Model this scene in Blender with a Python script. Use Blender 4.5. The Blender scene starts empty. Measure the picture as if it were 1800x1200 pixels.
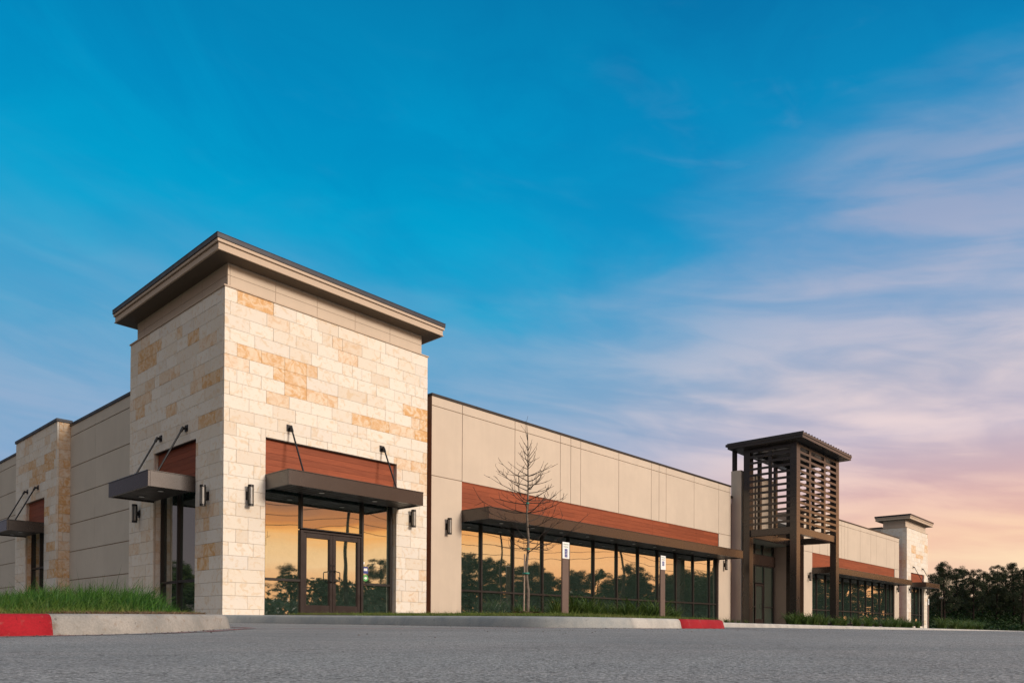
import bpy, bmesh, math, random
import numpy as np
from mathutils import Vector, Matrix
R = math.radians
scene = bpy.context.scene
COL = scene.collection

# ------------------------------------------------------------------ camera
CAM = Vector((-8.0377, -16.3059, -0.2332))
RT = Vector((0.67628225, -0.73662601, 0.00494422))
UP = Vector((-0.00969677, -0.00219077, 0.99995059))
FW = Vector((0.73657877, 0.67629677, 0.00862447))
cd = bpy.data.cameras.new('camera')
cam = bpy.data.objects.new('camera', cd)
COL.objects.link(cam)
cam.matrix_world = Matrix(((RT.x, UP.x, -FW.x, CAM.x), (RT.y, UP.y, -FW.y, CAM.y), (RT.z, UP.z, -FW.z, CAM.z), (0, 0, 0, 1)))
cd.sensor_width = 36
cd.lens = 36 * 1313.568 / 1800
cd.shift_y = (1090.26 - 600) / 1800
cd.clip_start = 0.02
cd.clip_end = 3000
scene.camera = cam

# ------------------------------------------------------------------ colour management
vs = scene.view_settings
vs.view_transform = 'Standard'
vs.look = 'None'
vs.gamma = 1
vs.exposure = 0.0
scene.cycles.max_bounces = 8
scene.cycles.transparent_max_bounces = 12

# ------------------------------------------------------------------ node helper
def s2l(c):
    return tuple(((v / 255) / 12.92 if v / 255 <= .04045 else ((v / 255 + .055) / 1.055) ** 2.4) for v in c)

class N:
    def __init__(s, tree):
        s.t = tree; s.n = tree.nodes; s.l = tree.links
    def node(s, typ, ins=None, **kw):
        n = s.n.new(typ)
        for k, v in kw.items(): setattr(n, k, v)
        if ins:
            for k, v in ins.items(): s.put(n.inputs[k], v)
        return n
    def put(s, sock, v):
        if isinstance(v, bpy.types.NodeSocket): s.l.new(v, sock)
        elif isinstance(v, (tuple, list)) and sock.type == 'RGBA' and len(v) == 3: sock.default_value = (*v, 1)
        else: sock.default_value = v
    def m(s, op, a, b=0.0, c=None, clamp=False):
        n = s.n.new('ShaderNodeMath'); n.operation = op; n.use_clamp = clamp
        s.put(n.inputs[0], a); s.put(n.inputs[1], b)
        if c is not None: s.put(n.inputs[2], c)
        return n.outputs[0]
    def mix(s, f, a, b, blend='MIX'):
        n = s.n.new('ShaderNodeMix'); n.data_type = 'RGBA'; n.blend_type = blend
        s.put(n.inputs[0], f); s.put(n.inputs[6], a); s.put(n.inputs[7], b)
        return n.outputs[2]
    def ss(s, v, a, b, lo=0.0, hi=1.0):
        n = s.n.new('ShaderNodeMapRange'); n.interpolation_type = 'SMOOTHSTEP'
        s.put(n.inputs[0], v); s.put(n.inputs[1], a); s.put(n.inputs[2], b); s.put(n.inputs[3], lo); s.put(n.inputs[4], hi)
        return n.outputs[0]
    def lin(s, v, a, b, lo=0.0, hi=1.0):
        n = s.n.new('ShaderNodeMapRange')
        s.put(n.inputs[0], v); s.put(n.inputs[1], a); s.put(n.inputs[2], b); s.put(n.inputs[3], lo); s.put(n.inputs[4], hi)
        return n.outputs[0]
    def ramp(s, v, stops, interp='LINEAR'):
        n = s.n.new('ShaderNodeValToRGB'); n.color_ramp.interpolation = interp
        e = n.color_ramp.elements
        while len(e) > 1: e.remove(e[-1])
        e[0].position = stops[0][0]; e[0].color = (*stops[0][1], 1)
        for p, c in stops[1:]:
            x = e.new(p); x.color = (*c, 1)
        s.put(n.inputs[0], v)
        return n.outputs[0]
    def noise(s, vec, scale, detail=4, rough=.55, dist=0.0, out=0):
        n = s.n.new('ShaderNodeTexNoise')
        if vec is not None: s.put(n.inputs['Vector'], vec)
        n.inputs['Scale'].default_value = scale; n.inputs['Detail'].default_value = detail
        n.inputs['Roughness'].default_value = rough; n.inputs['Distortion'].default_value = dist
        return n.outputs[out]
    def xyz(s, x, y, z):
        n = s.n.new('ShaderNodeCombineXYZ'); s.put(n.inputs[0], x); s.put(n.inputs[1], y); s.put(n.inputs[2], z)
        return n.outputs[0]
    def sep(s, v):
        n = s.n.new('ShaderNodeSeparateXYZ'); s.put(n.inputs[0], v); return n.outputs
    def bump(s, h, strength=.3, dist=.01, normal=None):
        n = s.n.new('ShaderNodeBump'); n.inputs['Strength'].default_value = strength; n.inputs['Distance'].default_value = dist
        s.put(n.inputs['Height'], h)
        if normal is not None: s.put(n.inputs['Normal'], normal)
        return n.outputs[0]

# ------------------------------------------------------------------ world: dusk sky with high cloud, afterglow behind the camera
SUN_AZ = R(-58)          # direction of the afterglow, from +X
SUN_EL = R(5)
world = bpy.data.worlds.new('World')
scene.world = world
world.use_nodes = True
world.node_tree.nodes.clear()
W = N(world.node_tree)
tc = W.node('ShaderNodeTexCoord')
dx, dy, dz = W.sep(tc.outputs['Generated'])
h = W.m('MAXIMUM', dz, 0.0)
hl = W.m('SQRT', W.m('ADD', W.m('MULTIPLY', dx, dx), W.m('MULTIPLY', dy, dy)))
ax = W.m('DIVIDE', dx, W.m('MAXIMUM', hl, .001))
ay = W.m('DIVIDE', dy, W.m('MAXIMUM', hl, .001))
el = W.m('DIVIDE', W.m('ARCTAN2', dz, hl), math.pi / 2)       # 0 horizon .. 1 zenith
def dotaz(deg):
    return W.m('ADD', W.m('MULTIPLY', ax, math.cos(R(deg))), W.m('MULTIPLY', ay, math.sin(R(deg))))
c = s2l
D = 90.0
AZ = W.m('MULTIPLY', W.m('ARCTAN2', dy, dx), 180 / math.pi)      # degrees from +X
EL = W.m('MULTIPLY', el, 90.0)
n0 = W.noise(W.xyz(W.m('MULTIPLY', AZ, .055), W.m('MULTIPLY', W.m('ADD', EL, W.m('MULTIPLY', AZ, -.10)), .16), 2.3), 1.0, 6, .52, .7)
nst = W.noise(W.xyz(W.m('MULTIPLY', AZ, .035), W.m('MULTIPLY', W.m('ADD', EL, W.m('MULTIPLY', AZ, -.12)), .23), 7.7), 1.0, 5, .50, 1.0)
nfine = W.noise(W.xyz(W.m('MULTIPLY', AZ, .16), W.m('MULTIPLY', W.m('ADD', EL, W.m('MULTIPLY', AZ, -.16)), .55), 4.1), 1.0, 5, .5, .8)
clear = W.ramp(el, [(0, c((130, 170, 205))), (8/D, c((100, 162, 205))), (15/D, c((60, 165, 208))), (20/D, c((10, 162, 208))), (27/D, c((0, 158, 207))),
                   (34/D, c((0, 142, 196))), (42/D, c((4, 116, 170))), (60/D, (.16, .32, .48)), (90/D, (.30, .42, .55))])
right = W.ramp(el, [(0, c((250, 208, 175))), (10/D, c((200, 180, 190))), (17/D, c((110, 158, 202))), (22/D, c((60, 150, 203))), (28/D, c((24, 140, 198))), (34/D, c((10, 132, 188))), (42/D, c((4, 108, 164))), (60/D, (.16, .32, .48)), (90/D, (.30, .42, .55))])
fr = W.ss(AZ, 50.0, 14.0)
frw = W.ss(AZ, 34.0, 8.0)
clear = W.mix(fr, clear, right)
lt_l = W.ramp(el, [(0, c((205, 188, 200))), (8/D, c((165, 178, 206))), (14/D, c((158, 176, 206))), (20/D, c((128, 172, 206))), (27/D, c((60, 160, 206))), (40/D, c((40, 140, 192)))])
dk_l = W.ramp(el, [(0, c((170, 170, 200))), (8/D, c((138, 164, 202))), (14/D, c((126, 166, 203))), (20/D, c((96, 162, 204))), (27/D, c((50, 156, 205))), (40/D, c((4, 126, 182)))])
lt_r = W.ramp(el, [(0, c((253, 208, 170))), (3/D, c((255, 230, 190))), (6.5/D, c((254, 214, 180))), (9/D, c((243, 204, 188))), (13/D, c((236, 214, 214))), (17/D, c((220, 206, 211))), (21/D, c((180, 185, 207))), (26/D, c((152, 168, 200))), (32/D, c((126, 160, 197))), (42/D, c((80, 140, 186)))])
dk_r = W.ramp(el, [(0, c((248, 200, 172))), (3/D, c((252, 214, 182))), (6/D, c((236, 184, 164))), (9/D, c((216, 176, 174))), (13/D, c((190, 180, 198))), (17/D, c((166, 174, 198))), (21/D, c((136, 166, 202))), (26/D, c((98, 154, 200))), (32/D, c((66, 144, 194))), (42/D, c((30, 124, 180)))])
tone_ = W.ss(W.m('ADD', W.m('MULTIPLY', nst, .75), W.m('MULTIPLY', nfine, .25)), .37, .64)
veil_c = W.mix(fr, W.mix(tone_, dk_l, lt_l), W.mix(tone_, dk_r, lt_r))
Eb = W.m('ADD', 25.0, W.m('ADD', W.m('MULTIPLY', frw, 6.5), W.m('MULTIPLY', W.m('SUBTRACT', n0, .5), 17.0)))
veil = W.ss(W.m('SUBTRACT', Eb, EL), -5.0, 6.0)
veil = W.m('MULTIPLY', veil, W.m('ADD', .80, W.m('MULTIPLY', fr, .18)))
wisp = W.m('MULTIPLY', W.m('MULTIPLY', W.ss(W.m('ADD', W.m('MULTIPLY', n0, .6), W.m('MULTIPLY', nfine, .4)), .50, .72), W.ss(EL, 44.0, 30.0, .25, .6)), W.m('ADD', .35, W.m('MULTIPLY', frw, .65)))
veil = W.m('MAXIMUM', veil, wisp)
niso = W.noise(W.xyz(W.m('MULTIPLY', AZ, .07), W.m('MULTIPLY', W.m('ADD', EL, W.m('MULTIPLY', AZ, -.2)), .12), 13.1), 1.0, 6, .6, 1.1)
mott = W.ss(niso, .3, .7, .93, 1.06)
clear = W.mix(1.0, clear, W.xyz(mott, mott, W.m('SUBTRACT', W.m('MULTIPLY', mott, .5), -.48)), 'MULTIPLY')
sky1 = W.mix(veil, clear, veil_c)
# afterglow hemisphere
fs = W.ss(dotaz(math.degrees(SUN_AZ)), .47, .72)
n4 = W.noise(W.xyz(W.m('MULTIPLY', dotaz(30), 1.6), W.m('MULTIPLY', el, 30.0), 5.2), 1.2, 5, .55, .8)
elw = W.m('ADD', el, W.m('MULTIPLY', W.m('SUBTRACT', n4, .5), .035))
hi_ = [(14/D, (.85, .55, .44)), (20/D, (1.5, 1.18, .98)), (34/D, (1.5, 1.32, 1.2)), (52/D, (.80, .85, .92)), (90/D, (.30, .42, .55))]
glow = W.ramp(elw, [(0, (1.3, .62, .26)), (3/D, (1.6, .80, .36)), (4.6/D, (1.75, 1.10, .58)), (5.8/D, (1.7, 1.02, .48)), (6.8/D, (1.8, .80, .22)), (7.6/D, (1.25, .43, .12)), (8.8/D, (.66, .29, .16)), (10.5/D, (.52, .28, .22))] + hi_)
glow2 = W.ramp(elw, [(0, (1.35, .58, .24)), (2.5/D, (1.6, .74, .31)), (5/D, (1.75, .90, .40)), (7.5/D, (1.7, .76, .28)), (10.5/D, (.8, .42, .28))] + hi_)
glow = W.mix(W.ss(AZ, -52.0, -38.0), glow, glow2)
# back-left (-X) side: dull mauve cloud
fb = W.ss(dotaz(150), .42, .80)
back = W.ramp(el, [(0, (.20, .16, .16)), (10/D, (.15, .13, .15)), (22/D, (.22, .21, .22)), (42/D, (.85, .82, .78)), (90/D, (.30, .42, .55))])
sky2 = W.mix(fs, sky1, glow)
sky2 = W.mix(fb, sky2, back)
nish = W.node('ShaderNodeTexSky', sky_type='NISHITA', sun_disc=False, sun_elevation=SUN_EL, sun_rotation=R(90) - SUN_AZ)
bg1 = W.node('ShaderNodeBackground', {'Color': sky2, 'Strength': 1.0})
bg2 = W.node('ShaderNodeBackground', {'Color': nish.outputs[0], 'Strength': 0.001})
add = W.node('ShaderNodeAddShader', {0: bg1.outputs[0], 1: bg2.outputs[0]})
wo = W.node('ShaderNodeOutputWorld', {'Surface': add.outputs[0]})

sl = bpy.data.lights.new('sun', 'SUN')
sl.energy = 3.0
sl.angle = R(14)
sl.color = (1.0, .86, .73)
sun = bpy.data.objects.new('sun', sl)
COL.objects.link(sun)
LA, LE = R(-82), R(18)   # soft sun standing in for the afterglow, placed where panes don't mirror it
sd = Vector((math.cos(LA) * math.cos(LE), math.sin(LA) * math.cos(LE), math.sin(LE)))
sun.rotation_euler = sd.to_track_quat('Z', 'Y').to_euler()
sun.location = (0, -40, 30)

# ------------------------------------------------------------------ materials
MT = {}
def mat(name):
    m = bpy.data.materials.new(name); m.use_nodes = True
    m.node_tree.nodes.clear()
    n = N(m.node_tree)
    out = n.node('ShaderNodeOutputMaterial')
    b = n.node('ShaderNodeBsdfPrincipled')
    n.l.new(b.outputs[0], out.inputs[0])
    MT[name] = m
    return m, n, b, out
def geo(n): return n.node('ShaderNodeNewGeometry').outputs['Position']
def simple(name, col, rough=.6, var=.12, scale=3, rvar=.08, ior=None, metallic=0, bump=0, bscale=60, spec=.5, streak=False):
    m, n, b, o = mat(name)
    p = geo(n)
    nz = n.noise(p, scale, 5, .6)
    f = n.ss(nz, .3, .7, 1 - var, 1 + var)
    if streak:
        x, y, z = n.sep(p)
        st = n.noise(n.xyz(n.m('MULTIPLY', x, 3.0), n.m('MULTIPLY', y, 3.0), n.m('MULTIPLY', z, .25)), 2.2, 5, .6)
        f = n.m('MULTIPLY', f, n.ss(st, .3, .7, .985, 1.01))
    if streak:
        f = n.m('MULTIPLY', f, n.m('MAXIMUM', n.ss(n.m('ADD', z, n.m('MULTIPLY', st, .5)), .15, .85, .84, 1.0), .84))
    colr = n.mix(1.0, (*col, 1), n.xyz(f, f, f), 'MULTIPLY')
    n.put(b.inputs['Base Color'], colr)
    n.put(b.inputs['Roughness'], n.ss(nz, .3, .7, max(rough - rvar, 0), min(rough + rvar, 1)))
    b.inputs['Metallic'].default_value = metallic
    if ior: b.inputs['IOR'].default_value = ior
    b.inputs['Specular IOR Level'].default_value = spec
    if bump:
        n.put(b.inputs['Normal'], n.bump(n.noise(p, bscale, 4, .6), bump, .01))
    return m
simple('stucco', (.55, .465, .37), .85, .035, 1.1, bump=.12, bscale=70, streak=True, spec=.2)
simple('stucco_taupe', (.54, .485, .40), .85, .04, 1.0, bump=.12, bscale=70, streak=True, spec=.2)
simple('reveal', (.30, .215, .15), .9, .05, 2)
simple('trim_beige', (.49, .39, .295), .7, .03, 1.5, bump=.06, bscale=60, spec=.3)
simple('soffit_brown', (.13, .105, .08), .8, .05, 2, spec=.2)
simple('brown_paint', (.16, .088, .055), .7, .05, 2, spec=.3)
simple('coping', (.022, .026, .036), .45, .1, 3, metallic=.3)
simple('bronze', (.018, .014, .012), .45, .12, 4, metallic=.0, spec=.35)
simple('door_bronze', (.020, .011, .009), .45, .12, 4, spec=.35)
simple('canopy_metal', (.023, .013, .0095), .27, .04, .8, rvar=.02, ior=1.7)
simple('soffit_metal', (.035, .032, .030), .5, .1, 2, metallic=.2)
simple('pergola_metal', (.015, .0115, .010), .28, .03, .8, rvar=.02, ior=1.7)
simple('stucco_shaded', (.31, .245, .20), .85, .05, 1.1, bump=.12, bscale=70, spec=.2)  # entrance stucco, with the shade of the recess put into its colour
simple('black_metal', (.012, .012, .013), .4, .1, 5, metallic=.4)
simple('steel', (.45, .44, .42), .3, .1, 8, metallic=.9)
simple('white_lens', (.75, .75, .72), .4, .02, 8)
simple('sign_white', (.78, .80, .78), .45, .02, 8)
simple('sign_blue', (.02, .04, .22), .45, .03, 8)
simple('sign_green', (.03, .16, .07), .45, .03, 8)
simple('sticker_green', (.09, .36, .10), .5, .03, 8)
simple('post_brown', (.115, .075, .058), .6, .06, 4)
simple('mortar', (.50, .42, .33), .95, .08, 6)
simple('walk', (.30, .29, .275), .9, .12, 1.6, bump=.2, bscale=90, spec=.2)
simple('soil', (.055, .045, .03), .95, .3, 3, bump=.5, bscale=12, spec=.1)
simple('far_ground', (.06, .065, .03), .95, .35, .4, spec=.1)
simple('interior_wall', (.20, .21, .18), .9, .08, .6)
simple('interior_floor', (.16, .155, .14), .8, .15, .6)
simple('roofing', (.25, .25, .25), .9, .1, .6)
simple('bark', (.15, .125, .10), .9, .3, 14, bump=.5, bscale=60, spec=.15)
simple('twig', (.050, .040, .034), .9, .25, 14, spec=.15)
simple('stake_wood', (.34, .26, .20), .85, .15, 20, spec=.2)
simple('tie_green', (.01, .20, .15), .5, .05, 8)
simple('far_bark', (.035, .026, .022), .95, .3, 2, spec=.05)
simple('wire', (.01, .01, .01), .7, .05, 8)
simple('pole_wood', (.05, .038, .028), .9, .2, 4, spec=.1)
simple('paper', (.35, .45, .42), .9, .1, 8)

# limestone blocks: each block carries its own tone and amount of gold
m, n, b, o = mat('limestone')
p = geo(n)
tone = n.node('ShaderNodeAttribute', attribute_name='tone').outputs['Fac']
gold = n.node('ShaderNodeAttribute', attribute_name='gold').outputs['Fac']
off = n.node('ShaderNodeVectorMath', operation='MULTIPLY_ADD', ins={0: n.xyz(tone, gold, tone), 1: (31.0, 17.0, 57.0), 2: p}).outputs[0]
base = n.ramp(tone, [(0, (.665, .59, .485)), (.3, (.73, .685, .60)), (.55, (.745, .695, .605)), (.8, (.70, .635, .53)), (1, (.69, .65, .58))])
v1 = n.noise(off, 5.5, 7, .62, 1.2)
v2 = n.noise(off, 19, 5, .6, .8)
vein = n.ss(v1, .50, .66)
base = n.mix(n.m('MULTIPLY', vein, .46), base, (.60, .42, .22))
base = n.mix(n.m('MULTIPLY', n.ss(v2, .55, .75), .22), base, (.48, .38, .26))
gcol = n.mix(n.ss(v1, .38, .62), (.68, .46, .24), (.60, .34, .14))
base = n.mix(n.m('MULTIPLY', gold, n.ss(v1, .28, .60, .40, 1.0)), base, gcol)
pits = n.ss(n.noise(off, 34, 3, .5), .24, .33, .72, 1.0)
base = n.mix(1.0, base, n.xyz(pits, pits, pits), 'MULTIPLY')
n.put(b.inputs['Base Color'], base)
b.inputs['Roughness'].default_value = .85
b.inputs['Specular IOR Level'].default_value = .2
n.put(b.inputs['Normal'], n.bump(n.m('ADD', n.noise(off, 45, 5, .65), n.m('MULTIPLY', pits, .6)), .35, .006))

# red-brown plank cladding
m, n, b, o = mat('siding_wood')
x, y, z = n.sep(geo(n))
al = n.m('ADD', x, y)
board = n.m('FLOOR', n.m('DIVIDE', z, .145))
wn = n.node('ShaderNodeTexWhiteNoise', noise_dimensions='2D', ins={'Vector': n.xyz(board, n.m('FLOOR', n.m('DIVIDE', n.m('ADD', al, n.m('MULTIPLY', board, 1.37)), 3.1)), 0)}).outputs[0]
g = n.noise(n.xyz(n.m('MULTIPLY', al, 1.2), n.m('MULTIPLY', board, 3.3), n.m('MULTIPLY', z, 34.0)), 1.6, 6, .6, 1.4)
colw = n.mix(n.ss(g, .3, .7), (.20, .045, .017), (.285, .072, .028))
sh = n.lin(wn, 0, 1, .86, 1.12)
colw = n.mix(1.0, colw, n.xyz(sh, sh, sh), 'MULTIPLY')
n.put(b.inputs['Base Color'], colw)
b.inputs['Roughness'].default_value = .6
b.inputs['Specular IOR Level'].default_value = .25
n.put(b.inputs['Normal'], n.bump(g, .15, .004))

# storefront glass: mirror-like tinted panes, dark room behind
m, n, b, o = mat('glass')
n.n.remove(b)
p = geo(n)
rnd = n.node('ShaderNodeObjectInfo').outputs['Random']
pw = n.node('ShaderNodeVectorMath', operation='ADD', ins={0: p, 1: n.xyz(n.m('MULTIPLY', rnd, 40.0), 0, 0)}).outputs[0]
nb = n.bump(n.noise(pw, .6, 1.5, .4), .13, .05)
dirt = n.noise(pw, 7, 6, .7)
xx, yy, zz = n.sep(p)
dl = n.m('MULTIPLY', n.ss(zz, 1.0, .05, .25, 1.0), n.ss(dirt, .35, .8))
gl = n.node('ShaderNodeBsdfGlossy', {'Color': (.86, .88, .84), 'Roughness': .016, 'Normal': nb})
tr = n.node('ShaderNodeBsdfTransparent', {'Color': (.20, .27, .235)})
df = n.node('ShaderNodeBsdfDiffuse', {'Color': (.10, .17, .135)})
lw = n.node('ShaderNodeFresnel', {'IOR': 1.5}).outputs[0]
mx1 = n.node('ShaderNodeMixShader', {0: n.m('ADD', .56, n.m('MULTIPLY', lw, .8), clamp=True), 1: tr.outputs[0], 2: gl.outputs[0]})
mx2 = n.node('ShaderNodeMixShader', {0: n.m('ADD', .10, n.m('MULTIPLY', dl, .22)), 1: mx1.outputs[0], 2: df.outputs[0]})
n.l.new(mx2.outputs[0], o.inputs[0])

m, n, b, o = mat('lamp_glass')
b.inputs['Base Color'].default_value = (.50, .47, .42, 1); b.inputs['Roughness'].default_value = .25
n.put(b.inputs['Base Color'], n.mix(n.noise(geo(n), 12, 2), (.20, .19, .17), (.30, .28, .25)))

# asphalt / exposed aggregate paving
m, n, b, o = mat('paving')
p = geo(n)
f1 = n.noise(p, 95, 3, .7)
vo = n.node('ShaderNodeTexVoronoi', {'Vector': p, 'Scale': 150.0}); vcol = n.sep(vo.outputs['Color'])[0]
big = n.noise(p, .55, 6, .65)
x, y, z = n.sep(p)
rowv = n.noise(n.xyz(n.m('MULTIPLY', n.m('ADD', n.m('MULTIPLY', x, .676), n.m('MULTIPLY', y, -.737)), .35), n.m('MULTIPLY', n.m('ADD', n.m('MULTIPLY', x, .737), n.m('MULTIPLY', y, .676)), 1.6), 0), 1.1, 6, .65)
base = n.mix(n.ss(big, .3, .7), (.190, .195, .194), (.265, .267, .262))
base = n.mix(n.ss(rowv, .35, .68, 0, .6), base, (.275, .257, .247))
s1 = n.ss(vcol, 0, 1, .55, 1.50)
s2 = n.ss(f1, .3, .7, .78, 1.22)
s_ = n.m('MULTIPLY', s1, s2)
base = n.mix(1.0, base, n.xyz(s_, s_, s_), 'MULTIPLY')
dark = n.ss(n.noise(p, 42, 3, .6), .30, .38, .30, 1.0)
stn = n.ss(n.noise(p, 1.7, 4, .6, .5), .62, .74, 1.0, .80)
dark = n.m('MULTIPLY', dark, stn)
ck = n.node('ShaderNodeTexVoronoi', {'Vector': n.node('ShaderNodeVectorMath', operation='ADD', ins={0: p, 1: n.noise(p, 1.5, 4, .6, out=1)}).outputs[0], 'Scale': .28}, feature='DISTANCE_TO_EDGE')
crack = n.ss(ck.outputs[0], .0, .0016, .45, 1.0)
dark = n.m('MULTIPLY', dark, crack)
base = n.mix(1.0, base, n.xyz(dark, dark, dark), 'MULTIPLY')
n.put(b.inputs['Base Color'], base)
b.inputs['Roughness'].default_value = .82
b.inputs['Specular IOR Level'].default_value = .3
n.put(b.inputs['Normal'], n.bump(n.m('ADD', n.m('MULTIPLY', vcol, .6), f1), .9, .008))

def kerbmat(name, a_, b_, stain, sf):
    m, n, b, o = mat(name)
    p = geo(n)
    n1 = n.noise(p, 2.2, 7, .65, .4); n2 = n.noise(p, 14, 6, .65); n3 = n.noise(p, 70, 3, .6)
    base = n.mix(n.ss(n1, .35, .65), a_, b_)
    base = n.mix(n.m('MULTIPLY', n.ss(n2, .54, .72), sf), base, stain)
    kx, ky, kz = n.sep(p)
    jt = n.m('ABSOLUTE', n.m('SUBTRACT', n.m('FRACT', n.m('DIVIDE', kx, 3.05)), .5))
    base = n.mix(n.m('MULTIPLY', n.ss(jt, .4975, .4995), n.m('GREATER_THAN', kx, 4.6)), base, (.10, .09, .08))
    s = n.m('MULTIPLY', n.ss(n3, .3, .7, .9, 1.1), n.ss(n.noise(p, 28, 3, .5), .27, .34, .65, 1.0))
    base = n.mix(1.0, base, n.xyz(s, s, s), 'MULTIPLY')
    n.put(b.inputs['Base Color'], base)
    b.inputs['Roughness'].default_value = .85; b.inputs['Specular IOR Level'].default_value = .25
    n.put(b.inputs['Normal'], n.bump(n.m('ADD', n2, n.m('MULTIPLY', n3, .4)), .35, .012))
kerbmat('kerb_concrete', (.235, .23, .212), (.335, .315, .285), (.21, .15, .105), .7)
kerbmat('kerb_concrete_light', (.36, .35, .325), (.46, .44, .40), (.28, .23, .18), .4)
kerbmat('kerb_concrete_grey', (.25, .27, .27), (.33, .335, .315), (.24, .24, .22), .4)
kerbmat('kerb_red', (.25, .007, .014), (.32, .010, .018), (.24, .11, .09), .5)

def paintmat(name, col, thr):
    m, n, b, o = mat(name)
    p = geo(n)
    w = n.m('MULTIPLY', n.ss(n.noise(p, 1.3, 5, .6), thr, thr + .15), n.ss(n.noise(p, 45, 4, .7), .38, .55, .25, 1))
    base = n.mix(w, (.19, .188, .186), col)
    n.put(b.inputs['Base Color'], base); b.inputs['Roughness'].default_value = .85
    n.put(b.inputs['Normal'], n.bump(n.noise(p, 90, 3, .6), .4, .006))
paintmat('faded_red', (.26, .055, .05), .36)
paintmat('faded_blue', (.04, .12, .30), .38)

def leafmat(name, c1, c2, c3=None, rough=.55, scale=1.2, trans=.25):
    m, n, b, o = mat(name)
    p = geo(n)
    t = n.node('ShaderNodeAttribute', attribute_name='tone').outputs['Fac']
    base = n.mix(t, c1, c2)
    if c3: base = n.mix(n.m('MULTIPLY', n.ss(n.noise(p, scale, 3), .5, .68), .6), base, c3)
    n.put(b.inputs['Base Color'], base); b.inputs['Roughness'].default_value = rough
    b.inputs['Specular IOR Level'].default_value = .25
    tl = n.node('ShaderNodeBsdfTranslucent', {'Color': base})
    mx = n.node('ShaderNodeMixShader', {0: trans, 1: b.outputs[0], 2: tl.outputs[0]})
    n.l.new(mx.outputs[0], o.inputs[0])
leafmat('grass_tall', (.018, .068, .010), (.062, .165, .020), (.11, .15, .03))
leafmat('grass_mown', (.07, .12, .018), (.14, .18, .035), (.20, .17, .06))
leafmat('grass_dead', (.16, .10, .055), (.26, .17, .10))
leafmat('lily_leaf', (.040, .085, .016), (.095, .155, .032), (.15, .17, .05))
leafmat('pine_leaf', (.012, .020, .007), (.042, .060, .018), (.045, .045, .020), trans=.1)
leafmat('oak_leaf', (.020, .040, .012), (.045, .080, .022), (.07, .08, .03), trans=.15)
leafmat('weed_leaf', (.014, .034, .008), (.032, .070, .014), trans=.2)
leafmat('mulch_chip', (.035, .018, .013), (.12, .065, .045), trans=0.0, rough=.9)
M = MT

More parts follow.
